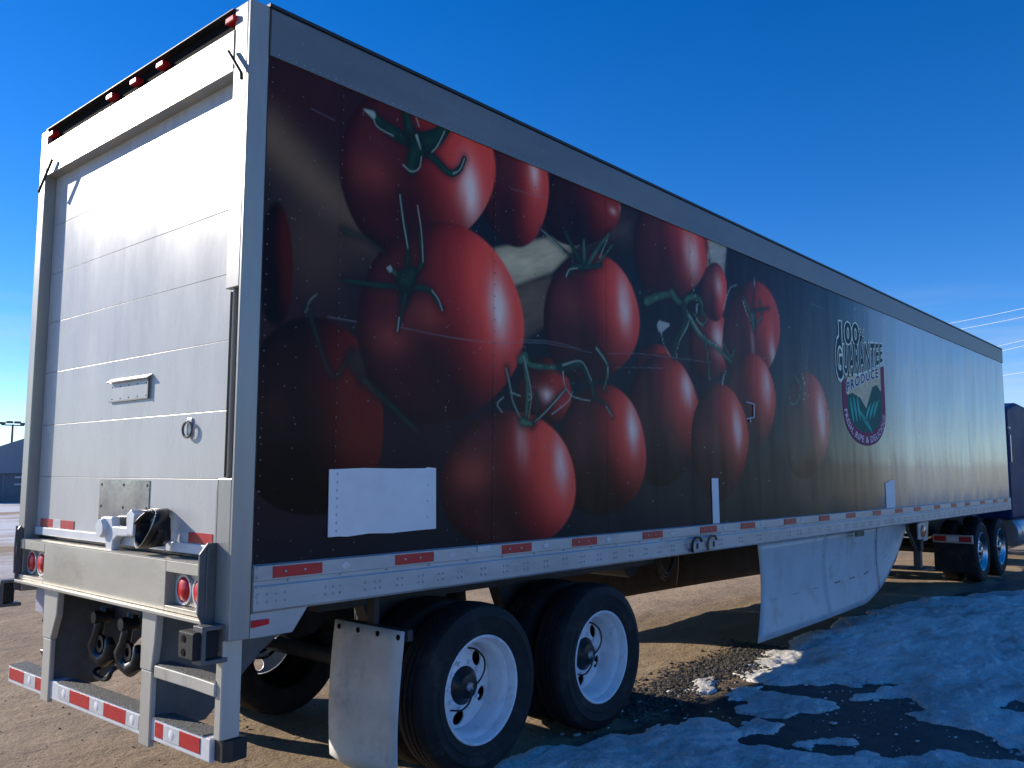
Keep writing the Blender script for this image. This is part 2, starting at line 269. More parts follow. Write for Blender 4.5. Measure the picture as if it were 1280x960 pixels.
VINES = [
 ([(1.122, 3.701), (0.974, 3.709), (0.843, 3.739), (0.773, 3.772)], 0.0951, 0),
 ([(0.773, 3.772), (0.716, 3.781)], 0.0463, 2),
 ([(1.122, 3.701), (1.258, 3.648), (1.372, 3.601), (1.454, 3.643), (1.502, 3.727)], 0.0649, 0),
 ([(1.097, 3.708), (1.045, 3.779), (1.019, 3.862)], 0.1108, 0),
 ([(1.122, 3.701), (1.256, 3.786), (1.335, 3.87)], 0.1393, 0),
 ([(1.11, 3.678), (1.074, 3.596), (1.063, 3.536)], 0.1215, 0),
 ([(0.773, 3.772), (0.808, 3.714), (0.926, 3.695)], 0.0068, 2),
 ([(1.328, 3.847), (1.27, 3.74), (1.225, 3.688)], 0.0075, 2),
 ([(1.001, 3.547), (1.063, 3.526), (1.125, 3.562), (1.142, 3.635)], 0.0089, 2),
 ([(1.406, 3.605), (1.461, 3.645), (1.502, 3.727)], 0.0096, 2),
 ([(1.081, 3.887), (1.12, 3.812)], 0.0068, 2),
 ([(1.102, 3.749), (1.135, 3.681)], 0.0225, 2),
 ([(1.027, 2.873), (1.047, 3.071), (0.981, 3.364)], 0.0321, 0),
 ([(1.051, 2.877), (1.16, 3.013), (1.132, 3.182)], 0.0329, 0),
 ([(0.981, 3.364), (1.008, 3.225), (1.047, 3.071)], 0.0069, 2),
 ([(1.116, 3.335), (1.15, 3.186), (1.166, 3.014)], 0.0072, 2),
 ([(1.028, 2.845), (0.819, 2.819), (0.612, 2.81)], 0.0402, 0),
 ([(1.027, 2.873), (0.961, 2.907), (0.914, 2.926)], 0.0417, 1),
 ([(0.914, 2.926), (0.896, 2.927)], 0.0411, 2),
 ([(1.046, 2.839), (1.207, 2.856), (1.325, 2.76)], 0.0440, 0),
 ([(1.034, 2.837), (1.023, 2.762)], 0.1156, 0),
 ([(1.033, 2.883), (1.081, 2.937)], 0.1288, 0),
 ([(1.035, 2.8), (0.985, 2.593)], 0.0259, 0),
 ([(0.99, 2.661), (0.98, 2.583)], 0.0083, 2),
 ([(1.239, 2.856), (1.291, 2.812), (1.325, 2.75)], 0.0073, 2),
 ([(0.366, 2.604), (0.393, 2.669), (0.432, 2.704)], 0.0135, 2),
 ([(0.38, 2.626), (0.539, 2.293), (0.665, 2.432)], 0.0275, 0),
 ([(0.692, 2.392), (0.732, 2.31)], 0.1156, 0),
 ([(0.749, 2.29), (0.948, 2.16), (1.141, 2.027)], 0.0505, 0),
 ([(0.594, 3.075), (0.757, 3.057), (0.871, 3.013)], 0.0350, 0),
 ([(2.723, 3.279), (2.454, 3.365), (2.251, 3.441)], 0.0217, 0),
 ([(2.251, 3.441), (2.481, 3.348)], 0.0080, 2),
 ([(2.723, 3.279), (2.582, 3.409), (2.518, 3.482)], 0.0520, 0),
 ([(2.743, 3.294), (2.735, 3.464)], 0.0536, 1),
 ([(2.782, 3.29), (2.913, 3.446), (3.059, 3.586)], 0.0395, 1),
 ([(2.881, 3.314), (3.004, 3.416), (3.1, 3.509)], 0.0241, 1),
 ([(2.562, 3.203), (2.619, 3.254), (2.782, 3.278), (2.952, 3.327)], 0.0537, 0),
 ([(2.525, 3.168), (2.562, 3.221), (2.656, 3.249)], 0.0118, 2),
 ([(2.932, 3.378), (3.037, 3.545)], 0.0089, 2),
 ([(2.069, 2.556), (2.109, 2.355), (2.093, 2.145)], 0.0523, 1),
 ([(2.037, 2.527), (2.085, 2.563), (2.134, 2.505), (2.458, 2.514)], 0.0594, 1),
 ([(2.069, 2.551), (2.142, 2.326), (2.118, 2.156)], 0.0132, 2),
 ([(2.449, 2.513), (2.698, 2.559), (2.802, 2.454), (2.849, 2.342)], 0.0674, 0),
 ([(2.485, 2.538), (2.698, 2.582), (2.821, 2.455)], 0.0133, 2),
 ([(2.883, 2.699), (3.003, 2.612), (3.022, 2.525), (2.969, 2.403)], 0.0312, 1),
 ([(2.883, 2.699), (3.013, 2.595), (3.022, 2.507)], 0.0109, 2),
 ([(1.904, 2.462), (1.927, 2.361), (1.951, 2.271), (2.053, 2.127)], 0.0253, 0),
 ([(1.896, 2.461), (1.935, 2.352), (1.966, 2.246), (2.061, 2.122)], 0.0101, 2),
 ([(2.511, 2.369), (2.404, 2.301), (2.309, 2.219), (2.158, 2.116)], 0.0203, 0),
 ([(2.511, 2.369), (2.309, 2.214), (2.175, 2.128)], 0.0108, 2),
 ([(2.191, 2.313), (2.208, 2.235), (2.158, 2.106)], 0.0266, 0),
 ([(2.593, 2.358), (2.538, 2.288), (2.36, 2.19)], 0.0085, 2),
 ([(2.485, 2.489), (2.503, 2.407), (2.566, 2.339), (2.667, 2.318), (2.8, 2.31)], 0.0129, 2),
 ([(2.879, 2.332), (3.018, 2.283), (3.079, 2.21)], 0.0232, 0),
 ([(2.998, 2.282), (3.079, 2.21)], 0.0094, 2),
 ([(1.859, 2.179), (1.814, 2.227), (1.874, 2.276)], 0.0086, 2),
 ([(1.951, 2.307), (2.037, 2.292)], 0.0084, 2),
 ([(2.126, 2.314), (2.15, 2.289), (2.118, 2.271)], 0.0086, 2),
 ([(2.053, 2.127), (2.142, 2.116)], 0.0588, 1),
 ([(3.559, 3.144), (3.764, 3.221), (3.939, 3.262), (4.028, 3.222)], 0.0746, 1),
 ([(3.953, 3.278), (4.054, 3.226), (4.185, 3.212)], 0.0759, 1),
 ([(4.157, 3.188), (4.2, 3.263), (4.351, 3.307), (4.448, 3.273), (4.458, 3.176)], 0.0697, 1),
 ([(4.157, 3.188), (4.193, 3.07), (4.017, 2.892), (3.974, 2.741)], 0.0840, 0),
 ([(4.197, 3.166), (4.22, 3.06), (4.055, 2.876), (4.012, 2.745)], 0.0188, 2),
 ([(4.222, 3.128), (4.422, 2.982), (4.736, 2.898), (4.975, 2.807)], 0.0625, 1),
 ([(4.236, 3.13), (4.45, 2.985), (4.751, 2.914)], 0.0180, 2),
 ([(4.492, 2.983), (4.542, 2.813), (4.574, 2.557)], 0.0303, 1),
 ([(4.318, 3.156), (4.426, 3.08), (4.541, 3.131), (4.459, 3.204)], 0.0224, 1),
 ([(3.769, 2.973), (3.894, 3.003)], 0.1010, 3),
 ([(3.768, 2.947), (3.814, 2.835), (3.911, 2.748)], 0.0126, 2),
 ([(4.377, 3.248), (4.358, 3.12), (4.482, 3.066)], 0.0218, 2),
 ([(4.843, 2.953), (4.977, 2.851), (5.059, 2.934)], 0.0216, 1),
 ([(4.796, 2.588), (4.83, 2.663), (4.878, 2.725)], 0.0231, 2),
 ([(5.438, 3.253), (5.359, 3.357), (5.264, 3.443)], 0.0461, 1),
 ([(5.438, 3.253), (5.469, 3.49), (5.52, 3.781)], 0.0259, 0),
 ([(5.52, 3.781), (5.488, 3.532)], 0.0118, 2),
 ([(5.328, 3.692), (5.268, 3.52)], 0.0160, 0),
 ([(5.44, 3.292), (5.468, 3.179)], 0.1049, 1),
 ([(5.246, 3.409), (5.323, 3.298), (5.387, 3.246)], 0.0183, 2),
 ([(5.605, 3.449), (5.632, 3.319), (5.505, 3.223)], 0.0359, 1),
 ([(5.512, 3.356), (5.818, 3.425)], 0.0307, 0),
 ([(4.843, 3.274), (4.976, 3.472), (5.106, 3.539)], 0.0143, 2),
 ([(6.49, 2.555), (6.571, 2.813), (6.597, 3.137)], 0.0267, 0),
 ([(6.387, 2.797), (6.501, 2.706), (6.449, 2.552), (6.285, 2.501), (6.216, 2.619)], 0.0261, 1),
 ([(6.573, 2.83), (6.645, 2.692), (6.593, 2.562)], 0.0215, 2),
 ([(4.531, 3.917), (4.568, 3.765), (4.62, 3.631)], 0.0209, 0),
 ([(4.57, 3.816), (4.592, 3.64)], 0.0104, 2),
 ([(4.287, 3.429), (4.364, 3.274)], 0.0100, 2),
 ([(0.505, 2.598), (0.692, 2.598)], 0.0034, 4),
 ([(0.997, 2.608), (1.373, 2.599), (1.759, 2.61), (2.044, 2.643), (2.362, 2.669), (2.824, 2.658)], 0.0052, 4),
 ([(2.044, 2.659), (2.362, 2.686), (2.68, 2.671)], 0.0049, 4),
 ([(3.024, 2.673), (3.457, 2.719), (4.064, 2.743), (4.612, 2.764)], 0.0084, 4),
 ([(3.127, 2.582), (3.808, 2.64)], 0.0054, 4),
 ([(0.371, 3.671), (0.514, 3.657)], 0.0029, 4),
 ([(1.945, 3.648), (2.304, 3.672)], 0.0043, 4),
 ([(6.87, 3.623), (7.464, 3.62)], 0.0152, 4),
]
CRATE_BOARD = [(1.725, 3.197), (2.518, 3.47), (2.658, 3.407), (2.364, 3.168), (1.963, 3.006), (1.831, 3.072)]
CRATE_SIDE = [(1.963, 3.006), (2.364, 3.157), (2.363, 2.834), (2.068, 2.662), (1.949, 2.778)]
CRATE_CORNER = [(4.459, 3.901), (4.95, 3.902), (4.872, 3.559), (4.504, 3.623)]
CRATE_BACK = [(2.454, 3.457), (3.146, 3.73), (3.389, 3.785), (3.363, 3.601), (2.638, 3.391)]
STREAK = [(0.117, 3.468), (0.434, 3.265), (0.813, 3.068), (1.112, 2.896)]
SNOW = [
 [(5.22, 0.164), (5.5, 0.24), (5.892, 0.274), (6.321, 0.245), (7.04, 0.313), (8.06, 0.402), (9.187, 0.426), (10.258, 0.319), (11.105, 0.146), (11.672, -0.131), (12.45, -0.378), (13.221, -0.708), (14.643, -1.723), (5.707, -2.667), (4.389, -2.515), (4.437, -2.285), (4.666, -2.024), (4.731, -1.725), (4.799, -1.429), (5.109, -1.512), (5.394, -1.219), (5.007, -0.937), (5.334, -0.918), (5.743, -1.171), (5.564, -0.804), (5.258, -0.504), (4.99, -0.371), (5.016, -0.105)],
 [(4.205, -0.327), (4.447, -0.309), (4.698, -0.363), (4.781, -0.533), (4.765, -0.739), (4.755, -0.872), (4.706, -1.095), (4.397, -0.979), (4.362, -0.809), (4.096, -0.768), (3.958, -0.676), (3.977, -0.508)],
 [(1.677, 0.002), (2.069, 0.116), (2.348, 0.062), (2.498, -0.033), (3.007, -0.079), (3.151, -0.157), (3.434, -0.24), (3.626, -0.334), (3.685, -0.521), (3.614, -0.76), (3.341, -0.829), (3.32, -1.03), (3.366, -1.226), (3.494, -1.485), (3.68, -1.718), (3.949, -1.857), (4.172, -2.132), (4.254, -2.363), (4.192, -2.828), (2.661, -2.989), (0.77, -0.852)],
 [(4.383, 0.186), (4.62, 0.251), (4.812, 0.21), (4.798, 0.095), (4.555, 0.034), (4.37, 0.081)],
 [(4.365, -0.068), (4.594, -0.13), (4.755, -0.23), (4.819, -0.342), (4.604, -0.373), (4.405, -0.225)],
 [(3.495, -1.128), (3.709, -1.138), (3.853, -1.247), (3.844, -1.342), (3.662, -1.266), (3.466, -1.291), (3.412, -1.207)],
 [(3.603, -0.663), (3.881, -0.681), (3.845, -0.82), (3.727, -0.914), (3.539, -0.814)],
 [(3.574, -1.507), (3.705, -1.512), (3.724, -1.581), (3.593, -1.62), (3.503, -1.542)],
 [(5.657, -1.514), (5.833, -1.633), (5.673, -1.682), (5.543, -1.573)],
]
SNOW_HOLES = [
 [(4.884, -0.981), (5.115, -1.058), (5.206, -1.196), (5.122, -1.284), (4.934, -1.282), (4.914, -1.157), (4.767, -1.061)],
 [(5.561, -1.845), (5.847, -2.023), (5.61, -2.174), (5.429, -2.005)],
]

# ------------------------------------------------------------------ the setting
def ground_material():
    m = bpy.data.materials.new('dirt_lot'); m.use_nodes = True; t = m.node_tree; b = t.nodes['Principled BSDF']; n = t.nodes.new; l = t.links.new
    g = n('ShaderNodeNewGeometry')
    def noise(sc, det=6, ro=.6, stretch=None):
        x = n('ShaderNodeTexNoise'); x.inputs['Scale'].default_value = sc; x.inputs['Detail'].default_value = det; x.inputs['Roughness'].default_value = ro
        if stretch:
            mp = n('ShaderNodeMapping'); mp.inputs['Scale'].default_value = stretch; l(g.outputs['Position'], mp.inputs['Vector']); l(mp.outputs[0], x.inputs['Vector'])
        else: l(g.outputs['Position'], x.inputs['Vector'])
        return x
    def ramp(src, p0, c0, p1, c1):
        r = n('ShaderNodeValToRGB'); r.color_ramp.elements[0].position = p0; r.color_ramp.elements[0].color = (*c0,1); r.color_ramp.elements[1].position = p1; r.color_ramp.elements[1].color = (*c1,1)
        l(src.outputs['Fac'], r.inputs['Fac']); return r
    def mixc(f, a, c, mode='MIX'):
        x = n('ShaderNodeMix'); x.data_type = 'RGBA'; x.blend_type = mode
        if isinstance(f, float): x.inputs[0].default_value = f
        else: l(f, x.inputs[0])
        l(a, x.inputs[6])
        if isinstance(c, tuple): x.inputs[7].default_value = (*c,1)
        else: l(c, x.inputs[7])
        return x.outputs[2]
    def mrange(src, a, b_, c=0., d=1.):
        x = n('ShaderNodeMapRange'); x.inputs['From Min'].default_value = a; x.inputs['From Max'].default_value = b_; x.inputs['To Min'].default_value = c; x.inputs['To Max'].default_value = d
        l(src, x.inputs['Value']); return x.outputs[0]
    base = ramp(noise(1.1, 8, .65), .3, (.28,.190,.110), .72, (.45,.325,.200))
    fine = ramp(noise(38, 6, .7), .35, (.55,.53,.5), .62, (1.12,1.1,1.08))
    col = mixc(.5, base.outputs[0], fine.outputs[0], 'MULTIPLY')
    ruts = noise(1.0, 5, .6, (.18, 1.5, 1))
    col = mixc(mrange(ruts.outputs['Fac'], .52, .7, 0, .6), col, (.15,.112,.078))
    peb = n('ShaderNodeTexVoronoi'); peb.inputs['Scale'].default_value = 26; l(g.outputs['Position'], peb.inputs['Vector'])
    col = mixc(mrange(peb.outputs['Distance'], .1, .22, .7, 0.), col, (.11,.09,.07))
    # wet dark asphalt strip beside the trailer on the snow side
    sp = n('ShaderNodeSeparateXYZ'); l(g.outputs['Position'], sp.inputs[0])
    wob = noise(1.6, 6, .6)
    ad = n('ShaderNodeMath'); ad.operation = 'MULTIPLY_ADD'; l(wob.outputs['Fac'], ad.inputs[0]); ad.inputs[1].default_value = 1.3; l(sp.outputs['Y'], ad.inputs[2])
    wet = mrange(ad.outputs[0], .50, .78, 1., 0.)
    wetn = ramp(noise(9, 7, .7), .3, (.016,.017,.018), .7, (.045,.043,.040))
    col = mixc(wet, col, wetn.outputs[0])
    # old snow lying about the lot, away from the vehicle lane
    sn = noise(.16, 9, .62, (.55, 1.3, 1))
    far = mrange(sp.outputs['Y'], 9., 17., 0., 1.); far2 = mrange(sp.outputs['Y'], -7., -9., 0., .0)
    mx = n('ShaderNodeMath'); mx.operation = 'MAXIMUM'; l(far, mx.inputs[0]); l(far2, mx.inputs[1])
    sm = n('ShaderNodeMath'); sm.operation = 'MULTIPLY'; l(mx.outputs[0], sm.inputs[0]); l(mrange(sn.outputs['Fac'], .44, .53), sm.inputs[1])
    gn = ramp(noise(.5, 9, .7), .3, (.30,.25,.13), .7, (.50,.43,.23))
    col = mixc(mrange(sp.outputs['Y'], -9.5, -13., 0., 1.), col, gn.outputs[0])
    col = mixc(sm.outputs[0], col, (.66,.66,.67))
    l(col, b.inputs['Base Color'])
    ro = n('ShaderNodeMath'); ro.operation = 'MULTIPLY_ADD'; l(wet, ro.inputs[0]); ro.inputs[1].default_value = -.42; ro.inputs[2].default_value = .9; l(ro.outputs[0], b.inputs['Roughness'])
    hb = noise(30, 8, .7); hb2 = noise(5, 5, .6)
    h1 = n('ShaderNodeMath'); h1.operation = 'MULTIPLY_ADD'; l(hb2.outputs['Fac'], h1.inputs[0]); h1.inputs[1].default_value = 2.0; l(hb.outputs['Fac'], h1.inputs[2])
    bp = n('ShaderNodeBump'); bp.inputs['Strength'].default_value = .75; bp.inputs['Distance'].default_value = .022; l(h1.outputs[0], bp.inputs['Height']); l(bp.outputs[0], b.inputs['Normal'])
    return m
def sheet(xs, ys, zf):
    X, Y = np.meshgrid(xs, ys, indexing='ij'); Z = zf(X, Y); nx, ny = X.shape
    i = np.arange(nx*ny).reshape(nx, ny)
    f = np.stack([i[:-1,:-1], i[1:,:-1], i[1:,1:], i[:-1,1:]], -1).reshape(-1, 4)
    return np.stack([X,Y,Z], -1).reshape(-1,3), f
def np_mesh(name, v, f, smooth=True):
    me = bpy.data.meshes.new(name); me.vertices.add(len(v)); me.vertices.foreach_set('co', v.astype(np.float32).ravel())
    k = f.shape[1]
    me.loops.add(f.size); me.loops.foreach_set('vertex_index', f.astype(np.int32).ravel())
    me.polygons.add(len(f)); me.polygons.foreach_set('loop_start', np.arange(0, f.size, k, dtype=np.int32))
    try: me.polygons.foreach_set('loop_total', np.full(len(f), k, np.int32))
    except Exception: pass
    me.polygons.foreach_set('use_smooth', np.full(len(f), smooth)); me.update(calc_edges=True); me.validate(); return me

near = np.arange(-6, 20.01, .10); nearY = np.arange(-9, 16.01, .10)
xs = np.concatenate([[-1500,-500,-150,-60,-25,-12], near, [26,40,70,140,400,1500]])
ys = np.concatenate([[-1500,-500,-150,-60,-28,-15], nearY, [22,35,60,140,400,1500]])
def gz(X, Y):
    z = (fbm(X*.9, Y*1.1, 4, 3)-.5)*.05+(fbm(X*3.1, Y*3.1, 3, 11)-.5)*.02
    k = sstep(0, .5, np.abs(Y+.1)) * 0 + 1
    flat = np.ones_like(X)
    for (wx, wy) in [(1.72,.3),(2.97,.3),(1.72,2.3),(2.97,2.3),(14.02,.35),(15.34,.35),(14.02,2.25),(15.34,2.25)]:
        flat = np.minimum(flat, sstep(.25, .8, np.hypot((X-wx)*.9, Y-wy)))
    edge = sstep(-6,-4.5,X)*sstep(20,18.5,X)*sstep(-9,-7.5,Y)*sstep(16,14.5,Y)
    return z*flat*edge - .004
v, f = sheet(xs, ys, gz)
GM = ground_material()
g = link('ground', np_mesh('ground', v, f), GM); tag(g, kind='structure')

# snow and ice lying beside the trailer
def snow_material():
    m = bpy.data.materials.new('old_snow'); m.use_nodes = True; t = m.node_tree; b = t.nodes['Principled BSDF']; n = t.nodes.new; l = t.links.new
    g = n('ShaderNodeNewGeometry')
    def noise(sc, det=7, ro=.65, st=(1,1,1)):
        mp = n('ShaderNodeMapping'); mp.inputs['Scale'].default_value = st; l(g.outputs['Position'], mp.inputs['Vector'])
        x = n('ShaderNodeTexNoise'); x.inputs['Scale'].default_value = sc; x.inputs['Detail'].default_value = det; x.inputs['Roughness'].default_value = ro; l(mp.outputs[0], x.inputs['Vector']); return x
    a = noise(1.3, 14, .78, (.6,1.3,1)); r = n('ShaderNodeValToRGB'); l(a.outputs['Fac'], r.inputs['Fac'])
    e = r.color_ramp.elements; e[0].position = .28; e[0].color = (.10,.095,.09,1); e[1].position = .54; e[1].color = (.95,.91,.84,1)
    k = e.new(.38); k.color = (.50,.47,.43,1)
    s = noise(45, 6, .75); sr = n('ShaderNodeValToRGB'); l(s.outputs['Fac'], sr.inputs['Fac']); q = sr.color_ramp.elements; q[0].position = .36; q[0].color = (.45,.42,.38,1); q[1].position = .5; q[1].color = (1,1,1,1)
    x = n('ShaderNodeMix'); x.data_type = 'RGBA'; x.blend_type = 'MULTIPLY'; x.inputs[0].default_value = .7; l(r.outputs[0], x.inputs[6]); l(sr.outputs[0], x.inputs[7]); l(x.outputs[2], b.inputs['Base Color'])
    rr = n('ShaderNodeMapRange'); rr.inputs['To Min'].default_value = .25; rr.inputs['To Max'].default_value = .75; l(a.outputs['Fac'], rr.inputs['Value']); l(rr.outputs[0], b.inputs['Roughness'])
    h = noise(16, 8, .7); bp = n('ShaderNodeBump'); bp.inputs['Strength'].default_value = 1.0; bp.inputs['Distance'].default_value = .035; l(h.outputs['Fac'], bp.inputs['Height']); l(bp.outputs[0], b.inputs['Normal'])
    return m
def snow_field(X, Y):
    wx = X+(fbm(X*2.3, Y*2.3, 6, 21)-.5)*.42; wy = Y+(fbm(X*2.3+40, Y*2.3, 6, 27)-.5)*.42
    sd = np.full(X.shape, -9.)
    for p in SNOW: sd = np.maximum(sd, poly_sd(wx, wy, p))
    for p in SNOW_HOLES: sd = np.minimum(sd, -poly_sd(wx, wy, p))
    # the drift runs on past what the lens takes in
    rest = (fbm(X*.45+3, Y*.8+8, 5, 33)-.44)*2.2
    out = np.maximum(sstep(-2.35,-3.2,Y), sstep(12.5,14,X)*sstep(-.9,-1.6,Y))
    out = np.maximum(out, sstep(1.6,.6,X)*sstep(-.9,-1.4,Y))
    sd = np.maximum(sd, np.where(out > 0, np.minimum(rest, (out-.15)*.8), -9))
    sd = np.minimum(sd, (Y+7.2)*.5); sd = np.minimum(sd, (X+4.5)*.5); sd = np.minimum(sd, (17.5-X)*.5)
    sd = sd + (fbm(X*6, Y*8, 4, 41)-.5)*.15
    return sd
sx = np.concatenate([np.arange(-4.6, 1.2, .06), np.arange(1.2, 7.2, .02), np.arange(7.2, 17.6, .04)]); sy = np.concatenate([np.arange(-7.3, -3.0, .06), np.arange(-3.0, .70, .02)])
def sz(X, Y):
    sd = snow_field(X, Y)
    h = np.where(sd > 0, .008+.020*(1-np.exp(-np.maximum(sd,0)/.07))+.07*(1-np.exp(-np.maximum(sd,0)/.6))*sstep(4.5,8.5,X) + .015*(1-np.exp(-np.maximum(sd,0)/.3)), sd*1.2-.01)
    relief = (fbm(X*2.2, Y*4.5, 6, 51)-.5)*.065*sstep(0,.25,sd)+(fbm(X*11, Y*16, 4, 61)-.5)*.034*sstep(0,.06,sd)
    return np.maximum(h+relief, -.09) + gz(X, Y)
v, f = sheet(sx, sy, sz)
keep = (v[f][:,:,2].max(1) > -.03+0*v[f][:,0,0])
sdv = snow_field(v[:,0], v[:,1]); keep &= (sdv[f].max(1) > -.04)
f = f[keep]; used = np.unique(f); remap = np.zeros(len(v), int); remap[used] = np.arange(len(used)); v = v[used]; f = remap[f]
sno = link('snow', np_mesh('snow', v, f), snow_material()); tag(sno, 'dirty old snow and ice thawing on the wet ground beside the trailer', 'snow', kind='stuff')

# crushed stone and frozen clods along the thaw line
def rock(seed):
    r = random.Random(seed); m = bmesh.new(); bmesh.ops.create_icosphere(m, subdivisions=1, radius=1)
    vs_ = [tuple(v.co*r.uniform(.65,1.15)) for v in m.verts]; fs_ = [tuple(x.index for x in fc.verts) for fc in m.faces]; m.free(); return vs_, fs_
rocks = [rock(i) for i in range(6)]; mb = MB(); rr_ = random.Random(5)
for i in range(9200):
    if i < 7600:
        x = rr_.uniform(3.3, 6.6); c = .12+.18*(x-3.3)/3.3+.05*math.sin(x*3); y = rr_.gauss(c+.15, .17)
    elif i < 8300: x = rr_.uniform(-1, 3.5); y = rr_.uniform(-.6, 4.2)
    else: x = rr_.uniform(-2, 9); y = rr_.uniform(-2.8, .3)
    s_ = min(.035, .0035+rr_.expovariate(190)) * (1 if i < 7600 else .6)
    vs_, fs_ = rocks[i % 6]; a = rr_.uniform(0, 6.28); ca, sa = math.cos(a), math.sin(a)
    zg = .002
    mb.add([(x+(p[0]*ca-p[1]*sa)*s_, y+(p[0]*sa+p[1]*ca)*s_, zg+p[2]*s_*.7) for p in vs_], fs_)
me = mb.mesh('gravel'); tag(link('gravel', me, 'stone'), 'loose crushed stone and frozen clods along the edge of the snow', 'gravel', kind='stuff')

# broken crumbs of ice
mb = MB(); rr_ = random.Random(15)
for i in range(900):
    x = rr_.uniform(1.8, 8.5); y = rr_.uniform(-2.9, .25); s_ = .004+min(.035, rr_.expovariate(190)); vs_, fs_ = rocks[i % 6]
    mb.add([(x+p[0]*s_*1.7, y+p[1]*s_, .003+p[2]*s_*.4) for p in vs_], fs_, True)
tag(link('ice_crumbs', mb.mesh('ice_crumbs'), sno.data.materials[0]), 'small crumbs of ice scattered over the wet ground by the trailer', 'ice', kind='stuff')
# dry grass bank off to the front right: it is what the bright band in the polished side wall mirrors
gm = mat('dry_grass', (.60,.50,.27), .9, 0, .25, .5, .5, 3, stretch=(1,1,2.5), dirt=(.25,.22,.12), dirt_amt=.45, dirt_scale=.25)
bx = np.linspace(-60, 330, 90); by = np.linspace(-80, -15, 30)
def bz(X, Y):
    t = np.clip((-15-Y)/16, 0, 1); h = 3.2*sstep(0,1,t)*(.75+.5*fbm(X*.03, Y*.03, 3, 71))
    return h*sstep(-60,-20,X)*sstep(330,250,X)*sstep(-80,-60,Y)+(fbm(X*.5,Y*.5,3,73)-.5)*.5-.15
v, f = sheet(bx, by, bz)
tag(link('grass_bank', np_mesh('grass_bank', v, f), gm), kind='structure')

# ------------------------------------------------------------------ the semi trailer
LEN, WID, TOP = 15.89, 2.60, 4.11
ZB, ZT, ZU = 1.154, 1.367, 3.86           # bottom rail bottom / top, upper rail bottom
tr = thing('semi_trailer', (8, 1.3, 0), 'long silver semi trailer with tomatoes printed along its side and a white roll-up rear door', 'trailer')

